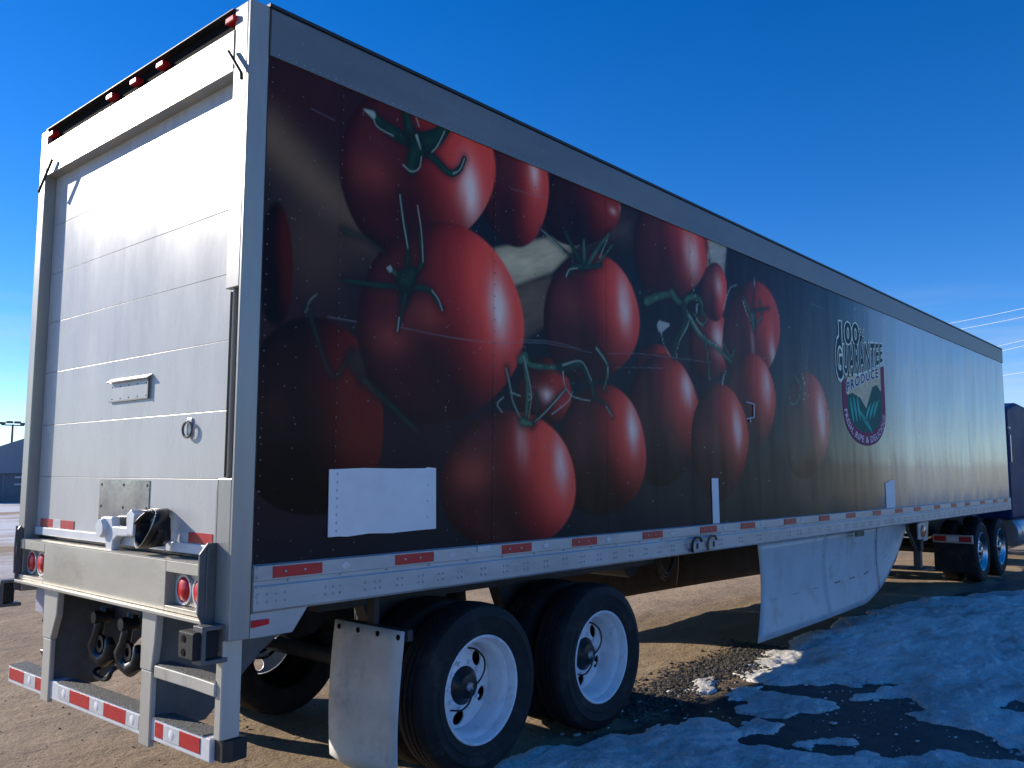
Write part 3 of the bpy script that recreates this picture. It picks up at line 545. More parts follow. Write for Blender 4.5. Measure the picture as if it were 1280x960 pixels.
# --- printed side wall: the picture is computed in wall metres (x along, z up) and stored per vertex
def paint(x, z):
    N = x.shape; col = np.zeros(N+(3,)); 
    def over(c, a): 
        nonlocal col
        col = col*(1-a[...,None])+np.asarray(c)*a[...,None]
    def over_arr(c, a):
        nonlocal col
        col = col*(1-a[...,None])+c*a[...,None]
    col[:] = (.010,.013,.018)
    def blob(cx, cz, rx, rz, c, s=1.): over(c, s*np.exp(-(((x-cx)/rx)**2+((z-cz)/rz)**2)))
    blob(.35,3.75,.6,.45,(.055,.012,.014),.9); blob(2.6,3.75,1.0,.3,(.055,.010,.015),.9); blob(.3,2.2,.6,.6,(.050,.008,.010),.8); blob(1.4,2.2,.5,.4,(.045,.006,.010),.6)
    blob(3.2,2.9,.5,.4,(.012,.016,.022),.6); blob(5.6,3.6,.8,.5,(.030,.014,.024),.8); blob(6.4,3.0,1.0,.8,(.022,.024,.036),.8); blob(5.9,1.6,1.6,.35,(.040,.028,.018),.8)
    blob(4.4,2.7,.7,.4,(.035,.008,.016),.7); blob(7.4,1.7,1.4,.4,(.062,.052,.038),.8)
    d, u = seg_dist(x, z, STREAK); over((.22,.125,.070), .9*np.exp(-(d/.13)**2)*(1-sstep(.35,1.,u)))
    blob(.42,2.95,.28,.25,(.12,.060,.036),.7)
    for P, c, a, w in ((CRATE_BACK,(.10,.065,.050),.7,.12),(CRATE_SIDE,(.135,.085,.055),.95,.03),(CRATE_BOARD,(.55,.42,.25),1.,.02),(CRATE_CORNER,(.42,.38,.29),1.,.02)):
        sd = poly_sd(x, z, P); grain = .75+.5*fbm(x*6+z*3, z*30-x*9, 3, 5)
        over_arr(np.asarray(c)*grain[...,None]*(.8+.4*sstep(-.02,.10,sd))[...,None], a*sstep(-w,w,sd))
    for (cx,cz,a,b,ang), br, bf, hs, bs in TOMATOES:
        ca, sa = math.cos(ang), math.sin(ang); dx, dz = x-cx, z-cz
        p = (dx*ca+dz*sa)/a; q = (-dx*sa+dz*ca)/b; p = p*(1+.09*np.clip(q,-1.2,1.2)); r = (np.abs(p)**2.15+np.abs(q)**2.15)**(1/2.15)
        ins = 1-sstep(1-.012/min(a,b), 1+.004/min(a,b), r)
        if ins.max() <= 0: continue
        nx, nz = p*ca-q*sa*.6, p*sa*.6+q*ca; ny = np.sqrt(np.clip(1-r*r,0,1))
        lit = np.clip(.80*nx+.18*nz+.42*ny, 0, 1)
        soft = sstep(0.06,.97,lit)
        dark = np.array((.070,.009,.011)); mid = np.array((.34,.018,.017)); red = np.array((.92,.066,.042))
        c = dark+(mid-dark)*sstep(0,.5,soft)[...,None]+(red-mid)*sstep(.35,1.,soft)[...,None]
        # soft scattered light on the near shoulder, darker core below it
        c = c+np.array((.060,.010,.008))*(np.exp(-(((nx+.45)/.35)**2+((nz-.25)/.45)**2)))[...,None]
        c = c*(1-.45*np.exp(-(((nx-.02)/.30)**2+((nz+.35)/.55)**2)))[...,None]
        rim = sstep(.90,1.,r)*sstep(.2,.8,nx); c = c+np.array((.16,.03,.02))*(rim*.6)[...,None]
        c = c*(1-.55*sstep(.80,1.,r)*sstep(.2,-.5,nx))[...,None]
        if bf: c = c*(1-bf*sstep(.1,-1.0,nz))[...,None]
        c = c*(br*(.90+.20*fbm(x*16+cx*7, z*4, 4, 23))*(.96+.08*fbm(x*70, z*70, 2, 29)))[...,None]
        for (hx,hz,ha,hb,hs_) in bs:
            e = np.exp(-(((x-hx)/ha)**2+((z-hz)/hb)**2)); c = c+np.array((.26,.045,.022))*(hs_*e*br)[...,None]
        for (hx,hz,ha,hb,hs_) in hs:
            sh = (x-hx)-(z-hz)*-.10
            e = np.exp(-((sh/ha)**2+((z-hz)/hb)**2)); w = np.exp(-((sh/(ha*2.3))**2+((z-hz)/(hb*1.7))**2))
            c = c+np.array((.46,.060,.038))*(.5*hs_*w)[...,None]; k = np.clip(.95*hs_*e**1.9*np.clip(.35+1.25*fbm(x*13+hx*3, z*4.5, 3, 31),0,1.15),0,.96)[...,None]; c = c*(1-k)+np.array((1.,.70,.58))*k
        over_arr(c, ins)
    tones = [((.008,.026,.018),(.022,.060,.036)),((.022,.065,.038),(.09,.19,.11)),((.30,.38,.30),(.45,.5,.42)),((.42,.40,.35),(.45,.43,.38)),((.24,.22,.24),(.26,.24,.26))]
    for pts, w, t in VINES:
        pts = curve(pts)
        d, u = seg_dist(x, z, pts); hw = np.maximum(w*.5*(1-.45*u if t < 2 else 1-.75*u), .0035)
        if t < 2: over((.020,.008,.010), .5*np.exp(-(np.maximum(d-hw,0)/.028)**2))
        a = 1-sstep(hw-.0035, hw+.0045, d)
        if t == 4: a = a*.55*(.3+.7*fbm(x*5, z*5, 3, 9))
        if t == 2: a = a*.85*np.clip(.35+1.3*fbm(x*11, z*11, 2, 14), 0, 1)*(.45 if pts[0][0] < .75 and pts[0][1] < 3.5 else 1)
        if t < 2 and pts[0][0] < .85 and pts[0][1] < 3.4: a = a*.5
        c0, c1 = map(np.asarray, tones[t]); k = np.clip(1-d/np.maximum(hw,1e-4),0,1)*fbm(x*25, z*25, 3, 19)*1.5
        over_arr(c0+(c1-c0)*k[...,None], a)
    # print runs out into bare silver towards the front
    fade = sstep(7.5, 10.4, x+.25*(z-2.6)+.25*(fbm(x*.8,z*.8,3,77)-.5)); 
    silver = np.array((.36,.375,.38))*(.92+.16*fbm(x*2.5, z*.6, 4, 87))[...,None]
    over_arr(silver, fade**1.25)
    # chips, grime
    speck = fbm(x*55, z*55, 2, 91); over((.35,.33,.33), .65*sstep(.90,.95,speck)*(1-fade))
    col *= (.93+.14*fbm(x*9, z*2, 4, 95))[...,None]
    return np.clip(col, 0, 1), sstep(5.2, 10.2, x)

def wall_material():
    m = bpy.data.materials.new('printed_wall'); m.use_nodes = True; t = m.node_tree; b = t.nodes['Principled BSDF']; n = t.nodes.new; l = t.links.new
    a = n('ShaderNodeAttribute'); a.attribute_name = 'print'; l(a.outputs['Color'], b.inputs['Base Color'])
    mm = n('ShaderNodeMath'); mm.operation = 'POWER'; l(a.outputs['Alpha'], mm.inputs[0]); mm.inputs[1].default_value = 2.5; m2 = n('ShaderNodeMath'); m2.operation = 'MULTIPLY'; l(mm.outputs[0], m2.inputs[0]); m2.inputs[1].default_value = .18; l(m2.outputs[0], b.inputs['Metallic'])
    rg_ = n('ShaderNodeMapRange'); rg_.inputs['To Min'].default_value = .42; rg_.inputs['To Max'].default_value = .26; l(mm.outputs[0], rg_.inputs['Value']); l(rg_.outputs[0], b.inputs['Roughness'])
    cw = n('ShaderNodeMapRange'); cw.inputs['To Min'].default_value = .05; cw.inputs['To Max'].default_value = .55; l(a.outputs['Alpha'], cw.inputs['Value']); l(cw.outputs[0], b.inputs['Coat Weight'])
    b.inputs['Specular IOR Level'].default_value = .10
    b.inputs['Coat Weight'].default_value = .85; b.inputs['Coat Roughness'].default_value = .10
    g = n('ShaderNodeNewGeometry'); mp = n('ShaderNodeMapping'); mp.inputs['Scale'].default_value = (1.5,1,.42); l(g.outputs['Position'], mp.inputs['Vector'])
    nz = n('ShaderNodeTexNoise'); nz.inputs['Scale'].default_value = 1.25; nz.inputs['Detail'].default_value = 2.5; nz.inputs['Roughness'].default_value = .45; l(mp.outputs[0], nz.inputs['Vector'])
    bp = n('ShaderNodeBump'); bp.inputs['Strength'].default_value = .7; bp.inputs['Distance'].default_value = .04; l(nz.outputs['Fac'], bp.inputs['Height'])
    l(bp.outputs[0], b.inputs['Normal']); l(bp.outputs[0], b.inputs['Coat Normal'])
    return m
WM = wall_material()
SEAMS = [.112,.558,1.770,3.010,4.255,5.500,6.746,8.000,9.254,10.530,11.810,13.200,14.600,LEN-.03]
for i in range(len(SEAMS)-1):
    x0, x1 = SEAMS[i]+.001, SEAMS[i+1]-.001
    dist = x0+2.2; step = max(.0046, .0046*(dist/2.7)**1.75); nx = max(12, int((x1-x0)/step)); nz_ = int(min(460, max(150, 460*3.6/math.hypot(x0+2.2, 3.6))))
    X, Z = np.meshgrid(np.linspace(x0, x1, nx), np.linspace(ZT-.02, ZU+.02, nz_), indexing='ij')
    colr, fade = paint(X, Z)
    t = (X-x0)/(x1-x0)
    Yw = -.0025*np.sin(np.pi*t)*(.6+.8*fbm(X*.9, Z*.7, 2, 101)) + .003   # sheets belly out a little between the seams
    if i == 0: Yw = Yw*.3
    idx = np.arange(nx*nz_).reshape(nx, nz_); f = np.stack([idx[:-1,:-1], idx[1:,:-1], idx[1:,1:], idx[:-1,1:]], -1).reshape(-1,4)
    me = np_mesh('wall_panel', np.stack([X,Yw,Z],-1).reshape(-1,3), f)
    at = me.color_attributes.new('print', 'FLOAT_COLOR', 'POINT')
    at.data.foreach_set('color', np.concatenate([colr, fade[...,None]], -1).reshape(-1).astype(np.float32))
    p = link('wall_panel', me, WM, tr)
    # rivet heads down the seam
    mb = MB(); k = 8 if x0 < 4 else 6
    for zz in np.arange(ZT+.04, ZU-.02, .075 if x0 < 3 else .12):
        for dx_ in ((-.018,.0) if i else (.02,)): 
            if i and dx_ == 0: continue
            mb.dome((x0+dx_+(.03 if i else 0), -.0005, zz), .0048, 'y', -1, .003, k)
    if i < 3:
        for xm in ((x0+.2,) if i == 0 else (x0+.41, x0+.82)):
            for zz in np.arange(ZT+.1, ZU-.05, .15): mb.dome((xm+.004*math.sin(zz*9), -.0012, zz), .0042, 'y', -1, .003, k)
    rv = mb.build('rivets', 'print_rivet', p); tag(rv, kind='stuff')
mb = MB(); mb.box(.11, LEN-.02, .012, .03, ZB, TOP-.06); mb.build('wall_core', 'aluminium', tr)
mb = MB(); mb.box(.12, LEN-.02, WID-.03, WID-.004, ZB, TOP-.02); mb.build('side_wall', 'aluminium', tr)
mb = MB(); mb.box(LEN-.018, LEN+.004, .004, WID-.002, ZB, TOP-.01); mb.build('front_wall', 'aluminium', tr, .004)
mb = MB(); mb.box(.10, LEN-.02, .035, WID-.035, TOP-.045, TOP-.005); mb.build('roof', 'aluminium', tr)
mb = MB(); mb.box(.12, LEN-.02, .035, WID-.035, ZB+.10, ZB+.18); mb.build('floor_deck', 'frame_dark', tr)
# rails
mb = MB(); mb.prism([(-.010,ZU),(-.010,TOP-.012),(.0,TOP),(.05,TOP),(.05,ZU)], 'x', .112, LEN); ur = mb.build('upper_rail', 'upper_rail', tr)
mb = MB(); mb.box(.10, LEN+.01, -.013, .06, TOP+.001, TOP+.018); mb.build('roof_trim', 'black_trim', ur)
mb = MB()
for xx in np.arange(.16, 9, .05): mb.dome((xx, -.010, ZU+.018), .0042, 'y', -1, .003, 6)
for xx in np.arange(.3, 6, .28): mb.dome((xx, -.010, ZU+.13), .0042, 'y', -1, .003, 6)
tag(mb.build('rivets', 'bolt', ur), kind='stuff')
mb = MB(); mb.prism([(-.016,ZB),(-.016,1.262),(-.011,1.270),(-.011,1.288),(-.016,1.292),(-.016,ZT-.008),(-.004,ZT),(.05,ZT),(.05,ZB-.012),(-.006,ZB-.012)], 'x', .112, LEN)
br_ = mb.build('bottom_rail', 'aluminium', tr)
mb = MB()
def studs(x, dz=(0,.035)):
    for d in dz: mb.dome((x, -.016, 1.192+d), .0072 if x < 6 else .009, 'y', -1, .006, 8)
for x in (.135,.185,.235,.285): studs(x)
for x in (.52,.565,.61): studs(x)
x = .77
studs(x); x = .84
while x < 4.2:
    studs(x); studs(x+.034); x += .155 if x < 1.4 else .20
while x < 5.6: studs(x); studs(x+.05); x += .38
while x < LEN-.1: studs(x); studs(x+.07); x += .26
for zz in (1.22,1.265,1.31,1.35): mb.dome((.128,-.016,zz), .0075, 'y', -1, .006, 8)
TAPES = [.211,.977,1.842,2.559,3.437,4.317,5.056,5.974,6.853,7.633,8.50,9.33,10.10,11.03,11.91,12.69,13.65,14.54,15.33]
for x in TAPES: mb.dome((x+.07,-.019,1.326), .0075, 'y', -1, .006, 8); mb.dome((x+.18,-.019,1.326), .0075, 'y', -1, .006, 8)
for x in np.arange(.3, LEN-.2, .31): mb.dome((x,-.016,1.30-.018), .006, 'y', -1, .005, 6)
tag(mb.build('rivets', 'bolt', br_), kind='stuff')
mbt = MB(); mbt.box(0, .284, -.0195, -.016, 1.299, 1.353); tme = mbt.mesh('reflector_red')
for x in TAPES: link('reflector_red', tme, 'tape_red', br_, loc=(x,0,0))
mbt = MB(); mbt.prism([(-.035,1.326),(0,1.304),(.035,1.326),(0,1.348)], 'y', -.0185, -.016); tme = mbt.mesh('reflector_white')
for x in TAPES[:8]: link('reflector_white', tme, 'tape_white', br_, loc=(x+.43,0,0))
mb = MB(); mb.box(1.62,1.735,-.024,-.016,1.325,1.362); mb.build('data_plate', 'tape_white', br_, .002)
# latch plate with two cable loops on the rail
mb = MB(); mb.box(4.16, 4.56, -.034, -.016, 1.165, 1.235); lp = mb.build('latch_plate', 'aluminium', tr, .004)
for xx in (4.14, 4.40):
    mb = MB(); mb.tube([(xx+.02,-.03,1.16),(xx-.01,-.045,1.20),(xx-.005,-.05,1.25),(xx+.04,-.05,1.275),(xx+.12,-.045,1.27),(xx+.15,-.04,1.24)], .011, 8); mb.build('cable_loop', 'black_plastic' if xx < 4.3 else 'rust', lp)
for xx in (4.22, 4.50):
    mb = MB(); mb.box(xx,xx+.022,-.040,-.034,1.18,1.225); mb.build('bolt_head', 'frame_dark', lp)
# odd patches on the wall
mb = MB(); pts = [(.535,1.472),(.60,1.473),(.66,1.469),(.80,1.478),(.95,1.472),(1.15,1.478),(1.288,1.480),(1.283,1.824),(1.22,1.829),(1.20,1.823),(1.0,1.820),(.75,1.822),(.60,1.816),(.533,1.814)]
mb.prism(pts, 'y', -.0055, -.0015); wp_ = mb.build('repair_patch', 'patch_white', tr); wp_['label'] = 'blank white patch over the print above the bottom rail'
mb = MB()
for zz in np.linspace(1.50,1.79,8): mb.dome((.585,-.0055,zz), .007, 'y', -1, .003, 8)
for zz in (1.55,1.64,1.73): mb.dome((1.22,-.0055,zz), .005, 'y', -1, .003, 8)
tag(mb.build('rivets', 'bolt', wp_), kind='stuff')
mb = MB(); mb.prism([(4.566,1.37),(4.682,1.37),(4.672,1.755),(4.556,1.755)], 'y', -.005, -.001); mb.build('tape_strip', 'patch_white', tr)
mb = MB(); mb.prism([(9.04,1.37),(9.375,1.37),(9.385,1.715),(9.20,1.712),(9.08,1.68),(9.03,1.69)], 'y', -.005, -.001); mb.build('tape_strip', 'patch_white', tr)
# little recessed side hatch outline on the print
mb = MB(); 
for a_, b_ in (((5.24,2.455),(5.405,2.445)),((5.405,2.445),(5.40,2.32)),((5.39,2.32),(5.25,2.30)),((5.32,2.30),(5.325,2.27))): mb.tube([(a_[0],-.004,a_[1]),(b_[0],-.004,b_[1])], .007, 6)
mb.build('hatch_outline', 'tape_white', tr)

# --- emblem on the wall
def text_mesh(body, offset=0., shear=0., spacing=1.):
    cu = bpy.data.curves.new('t', 'FONT'); cu.body = body; cu.size = 1; cu.offset = offset; cu.shear = shear; cu.space_character = spacing; cu.resolution_u = 3
    ob = bpy.data.objects.new('t', cu); C.objects.link(ob); dg = bpy.context.evaluated_depsgraph_get(); dg.update()
    me = bpy.data.meshes.new_from_object(ob.evaluated_get(dg)); bpy.data.objects.remove(ob); return me
def lettering(name, body, fn, layers, parent, spacing=1.):
    """lay flat letters on the wall: fn maps (u 0..1, v 0..1) to wall x, z"""
    ref = text_mesh(body, 0., 0., spacing); co = np.array([v.co for v in ref.vertices]); u0, u1 = co[:,0].min(), co[:,0].max(); v0, v1 = 0., .73
    for k, (off, ink, y) in enumerate(layers):
        me = text_mesh(body, off, 0., spacing)
        for v in me.vertices:
            xx, zz = fn((v.co.x-u0)/(u1-u0), (v.co.y-v0)/(v1-v0)); v.co = (xx, y, zz)
        # neighbouring outlines overlap: keep each letter on its own hair-thin level
        bm = bmesh.new(); bm.from_mesh(me); seen = set(); lvl = 0
        for v in sorted(bm.verts, key=lambda q: q.co.x):
            if v in seen: continue
            st = [v]; seen.add(v)
            while st:
                w = st.pop(); w.co.y -= .00008*(lvl % 3)
                for e_ in w.link_edges:
                    o_ = e_.other_vert(w)
                    if o_ not in seen: seen.add(o_); st.append(o_)
            lvl += 1
        bm.to_mesh(me); bm.free()
        me.update(); me.materials.clear(); link(name if k == len(layers)-1 else 'lettering_outline', me, ink, parent)
def shield(w0, w1, zt0, zt1, zb, cx, n=24, s=1.):
    p = [(w0, zt0)]
    for i in range(n+1):
        a = math.pi*i/n; xx = cx-math.cos(a)*(cx-w0 if i < n/2 else w1-cx); p.append((xx, zt0*.0+ (2.62-(2.62-zb)*math.sin(a)**.8)))
    p.append((w1, zt1)); return p
mb = MB(); mb.prism(shield(7.70, 9.16, 2.86, 3.16, 2.13, 8.43), 'y', -.0014, -.0004); emb = mb.build('emblem', 'ink_plum', tr)
emb['label'] = 'guarantee emblem with green fields in a plum shield'
mb = MB(); mb.prism(shield(7.83, 9.02, 2.86, 3.12, 2.29, 8.43), 'y', -.0018, -.00145); mb.build('shield_field', 'ink_green', emb)
mb = MB(); mb.prism([(7.84,2.90),(9.015,3.14),(9.015,2.82),(8.86,2.90),(8.70,2.86),(8.46,2.58),(8.25,2.70),(8.0,2.74),(7.84,2.70)], 'y', -.0022, -.00185); mb.build('shield_sky', 'ink_sand', emb)
def row(pts, w):
    m = MB(); L = []; Rr = []
    for i, (a_, b_) in enumerate(pts):
        k = math.sin(math.pi*(i+.35)/(len(pts)-.3)); L.append((a_-w*k, b_)); Rr.append((a_+w*k, b_))
    m.prism(L+Rr[::-1], 'y', -.0026, -.00186); m.build('field_row', 'ink_leaf', emb)
for k in range(3): row([(7.93+.11*k+t*.09, 2.68-.30*t+.02*k) for t in np.linspace(0,1,9)], .034)
for k in range(3): row([(8.93-.14*k-.25*t**.6+.02, 2.72-.24*t-.03*k) for t in np.linspace(0,1,9)], .038)
for k in range(3): row([(8.22+.10*k+t*.22, 2.56-.045*k-.19*t) for t in np.linspace(0,1,9)], .034)
T0, T1, T2 = -.0030, -.0035, -.0040
def f100(u, v): return 7.66+.62*u, 3.30+.05*u+v*(.245)
lettering('lettering', '100', f100, [(.085,'ink_cream',T1-.00015),(.034,'ink_teal',T2-.00015)], emb, 1.1)
def fpc(u, v): return 8.31+.17*u, 3.375+.012*u+v*.165
lettering('lettering', '%', fpc, [(.05,'ink_cream',T1-.0003),(.008,'ink_teal',T2-.0003)], emb)
def fgu(u, v):
    x_ = 7.76+1.35*u; lo = 2.955+.27*u-.05*math.sin(math.pi*u); hi = 3.285+.16*u+.02*math.sin(math.pi*u); return x_, lo+(hi-lo)*v
lettering('lettering', 'UARANTEE', fgu, [(.080,'ink_cream',T1),(.026,'ink_teal',T2)], emb, 1.30)
def fgg(u, v): return 7.53+.19*u, 2.875+.03*u+v*.47
lettering('lettering', 'G', fgg, [(.085,'ink_cream',T1+.00015),(.030,'ink_teal',T2+.00015)], emb)
def fpr(u, v): return 7.83+1.09*u, 2.735+.265*u+.02*math.sin(math.pi*u)+v*.115
lettering('lettering', 'PRODUCE', fpr, [(.085,'ink_white',T0+.0001),(.025,'ink_navy',T1+.0003)], emb, 1.30)
def fring(u, v):
    a = math.pi*(.045+.91*u); rr = .655+.0; ox = 8.43-math.cos(a)*(.660-.045*(v-.5)*2*1.0); 
    k = math.sin(a)**.8; oz = 2.62-(.415-.040*(v-.5)*2)*k
    return ox, oz
lettering('lettering', 'FRESH, RIPE & DELICIOUS', fring, [(.018,'ink_pink',T0+.0002)], emb, 1.1)

# --- rear frame
def post(y0, y1, grooved):
    m = MB()
    if not grooved: m.box(0, .108, y0, y1, 1.03, TOP+.005)
    else:
        m.box(0, .108, y0, y0+.022, 1.03, TOP+.005); ya = y0+.0223
        m.box(.0005, .1075, ya, y1, 2.68, TOP+.0045); m.box(.035, .1075, ya, y1, 1.77, 2.6795)
        m.box(.006, .0345, y0+.072, y0+.082, 1.7705, 2.6795)
        m.box(.0005, .1075, ya, y1, 1.03, 1.7695)
    return m.build('corner_post', 'steel_post', tr, .006)
pr = post(0, .142, True); pl = post(WID-.105, WID, False)
mb = MB(); mb.box(.028,.0348,.024,.070,1.775,2.672); mb.box(.028,.0348,.084,.140,1.775,2.672); mb.build('rubber_strip', 'hole_dark', pr)
mb = MB(); mb.prism([(.142,1.765),(.155,1.70),(.155,1.42),(.142,1.40)], 'x', .0, .05); mb.build('weld_plate', 'steel_post', pr)
mb = MB(); mb.prism([(0,3.785),(0,4.005),(.035,4.005),(.035,4.105),(.10,4.105),(.10,3.785)], 'y', .1425, WID-.1055); hd = mb.build('rear_header', 'steel_post', tr, .004)
mb = MB(); mb.box(.0285,.0345, .145, WID-.108, 4.0065, 4.104); mb.box(.002,.028, .145, WID-.108, 4.0055, 4.009); mb.build('lamp_channel', 'hole_dark', hd)  # near-black lining paints the shade of the lamp recess into its colour
mb = MB(); mb.box(-.012,.10, .145, WID-.108, 4.1055, 4.1105); mb.build('header_lip', 'frame_dark', hd)
for y in (.1415, WID-.1075): m = MB(); m.box(-.0035,-.0005,y,y+.003,3.80,4.0); m.build('header_joint', 'frame_dark', hd)
for y in (.165,.891,1.207,1.518,2.40):
    m = MB(); m.prism([(y-.042,4.040),(y+.042,4.040),(y+.038,4.072),(y-.038,4.072)], 'x', -.020, .028); m.build('marker_lamp', 'red_lamp', hd, .006)
for a_, b_, c_ in (((.16,3.885),(.03,3.73),(.03,3.70)),((2.34,3.86),(2.53,3.69),(2.535,3.675))):
    m = MB(); m.tube([(-.020,a_[0],a_[1]),(-.022,b_[0],b_[1]),(-.020,c_[0],c_[1])], .009, 8); m.build('drip_bar', 'frame_dark', hd)
# --- roll-up rear door
DY0, DY1, DX = .145, 2.492, .07
mb = MB(); mb.box(DX+.024, DX+.04, DY0-.02, DY1+.0, 1.37, 3.80); door = mb.build('rear_door', 'frame_dark', tr)
zs_ = [1.405,1.764,2.100,2.447,2.783,3.115,3.450,3.795]
for a_, b_ in zip(zs_[:-1], zs_[1:]):
    m = MB(); m.box(DX, DX+.0238, DY0, DY1, a_+.0011, b_-.0009); m.build('door_panel', 'door_white', door, .0012)
mb = MB(); mb.box(DX-.016, DX-.0005, DY0+.05, DY1-.02, 1.392, 1.442); mb.build('bottom_seal', 'white_paint', door, .004)
for y0, y1, k in ((2.22,2.42,'r'),(2.10,2.22,'w'),(1.90,2.10,'r'),(.70,.78,'r'),(.52,.70,'w'),(.29,.52,'r'),(1.57,1.66,'w')):
    if k == 'w' and y0 == 1.57: continue
    m = MB(); m.box(DX-.0035, DX-.0006, y0+.002, y1-.002, 1.445, 1.497); m.build('reflector_red' if k == 'r' else 'reflector_white', 'tape_red' if k == 'r' else 'tape_white', door)
mb = MB(); mb.box(DX-.004, DX-.0007, .955, 1.566, 1.415, 1.752); plt = mb.build('steel_plate', 'mirror_plate', door); plt['label'] = 'bare scuffed metal kick plate on the white door'
mb = MB()
for y in (.98,1.26,1.54):
    for z in (1.725,1.60): mb.dome((DX-.004,y,z), .010, 'x', -1, .004, 8)
tag(mb.build('screws', 'frame_dark', plt), kind='stuff')
mb = MB(); mb.box(DX-.006, DX-.0008, 1.005, 1.492, 2.204, 2.318); vn = mb.build('grab_pocket', 'door_white', door, .002)
mb = MB(); mb.prism([(DX-.001,2.338),(DX-.030,2.318),(DX-.028,2.312),(DX-.001,2.330)], 'y', .985, 1.495); mb.build('pocket_hood', 'door_white', vn)
mb = MB(); mb.box(DX-.016,DX-.0062,1.0,1.012,2.20,2.318); mb.box(DX-.012,DX-.0062,1.012,1.492,2.200,2.208); mb.build('pocket_edge', 'gusset', vn)
mb = MB()
for y in np.linspace(1.04,1.46,5):
    for z in (2.22,2.29): mb.dome((DX-.006,y,z), .005, 'x', -1, .003, 6)
tag(mb.build('screws', 'frame_dark', vn), kind='stuff')
mb = MB(); mb.box(DX-.008,DX-.0008,.525,.575,1.985,2.075); rg = mb.build('ring_latch', 'bolt', door, .004)
mb = MB(); mb.tube([(DX-.018,.55+.045*math.cos(a),2.015+.040*math.sin(a)) for a in np.linspace(0,2*math.pi,15)], .007, 6); mb.build('ring', 'gusset', rg)
# door lock handle with a webbing pull strap
mb = MB(); mb.prism([(1.38,1.545),(1.24,1.55),(1.225,1.50),(.97,1.50),(.97,1.455),(1.17,1.445),(1.215,1.42),(1.225,1.365),(1.30,1.365),(1.32,1.43),(1.38,1.46)], 'x', .0, .045); lk = mb.build('lock_handle', 'white_paint', door, .008)
mb = MB(); mb.lathe([(.0,-.02),(.045,-.02),(.055,.0),(.055,.04),(0,.04)], 'x', (-.005,1.34,1.485), 20); mb.build('lock_pivot', 'white_paint', lk)
mb = MB(); mb.prism([(.94,1.46),(1.02,1.46),(1.03,1.57),(.98,1.60),(.93,1.57)], 'x', -.02, .06); mb.build('strap_clevis', 'white_paint', lk, .008)
def strap(pts, w, th=.006):
    m = MB(); v = []; 
    for p in pts: v += [(p[0]-w/2,p[1],p[2]), (p[0]+w/2,p[1],p[2])]
    m.add(v, [(2*i,2*i+1,2*i+3,2*i+2) for i in range(len(pts)-1)], True)
    o = m.build('pull_strap', 'black_plastic', lk); s = o.modifiers.new('thick','SOLIDIFY'); s.thickness = th; return o
strap([(.0+.03*math.sin(a*1.3), .80+.135*math.cos(a)-.05*math.sin(a), 1.505+.105*math.sin(a)) for a in np.linspace(.2, 6.6, 30)], .075)
strap([(-.005, .86,1.60),(-.01,.76,1.602),(.0,.70,1.595),(.012,.665,1.56),(.015,.665,1.45),(.008,.72,1.415)], .065)
# --- rear sill, lamps, guards
def holed_face():
    m = MB()
    m.box(-.022, .06, .42+.145, 2.09, 1.115, 1.362)                          # centre
    for a_, b_ in ((.145,.5645),(2.0905,2.49)):
        m.box(-.022, .06, a_, b_, 1.305, 1.362); m.box(-.022, .06, a_, b_, 1.115, 1.142); m.box(.030, .06, a_, b_, 1.1425, 1.3045)
    return m
sill = holed_face().build('rear_sill', 'steel_sill', tr, .003)
mb = MB(); mb.box(-.055, -.0225, .15, 2.46, 1.096, 1.1145); mb.build('sill_lip', 'steel_sill', sill, .003)
mb = MB(); mb.box(-.024, .095, .15, 2.46, 1.3625, 1.368); mb.build('sill_top', 'steel_sill', sill)
for y in (.295,.455,2.225,2.385):
    m = MB(); m.lathe([(.0,-.018),(.045,-.015),(.060,-.003),(.062,.0)], 'x', (.022,y,1.222), 24); tl = m.build('tail_lamp', 'red_lamp', sill)
    m = MB(); m.lathe([(.062,.008),(.075,.008),(.075,-.006),(.063,-.006)], 'x', (.0215,y,1.222), 24, closed=True); m.build('lamp_ring', 'tape_white', tl)
for sgn, yc in ((1,.135),(-1,2.505)):
    m = MB(); m.prism(([(.0,1.47),(-.045,1.47),(-.085,1.42),(-.085,1.15),(-.06,1.10),(.0,1.10)] if sgn > 0 else [(.0,1.43),(-.02,1.45),(-.04,1.42),(-.04,1.04),(.0,1.04)]), 'y', yc-.008, yc+.008); gd = m.build('guard_plate', 'gusset', tr, .003)
    m = MB(); m.tube([(-.045,yc-.009,1.45),(-.05,yc-.011,1.30),(-.045,yc-.009,1.15)], .006, 6); m.build('weld_bead', 'gusset', gd)
    yo = yc-.10 if sgn > 0 else yc+.02
    m = MB(); m.prism([(-.11,1.105),(.02,1.105),(.02,1.085),(-.09,1.085),(-.09,.955),(.02,.955),(.02,.935),(-.11,.935)], 'y', yo, yo+.085); bk = m.build('bumper_bracket', 'gusset', tr, .003)
    m = MB(); m.box(-.145,-.02, yo-.0+.012, yo+.15, .958, 1.082); db = m.build('dock_bumper', 'rubber', tr, .008)
    m = MB(); 
    for z in (.99,1.05): m.lathe([(0,-.002),(.016,-.002),(.016,.004)], 'x', (-.146,yo+.10,z), 12)
    m.build('bolt_hole', 'hole_dark', db)
# skirt plate under the rail at the rear corner, with its side marker lamp
mb = MB(); mb.prism([(.109,1.1415),(.425,1.1415),(.34,1.03),(.109,1.03)], 'y', .0, .012); cp = mb.build('corner_plate', 'aluminium', tr)
mb = MB(); mb.prism([(.112,1.078),(.205,1.086),(.205,1.110),(.112,1.112)], 'y', -.012, -.0005); mb.build('side_marker', 'red_lamp', cp, .004)
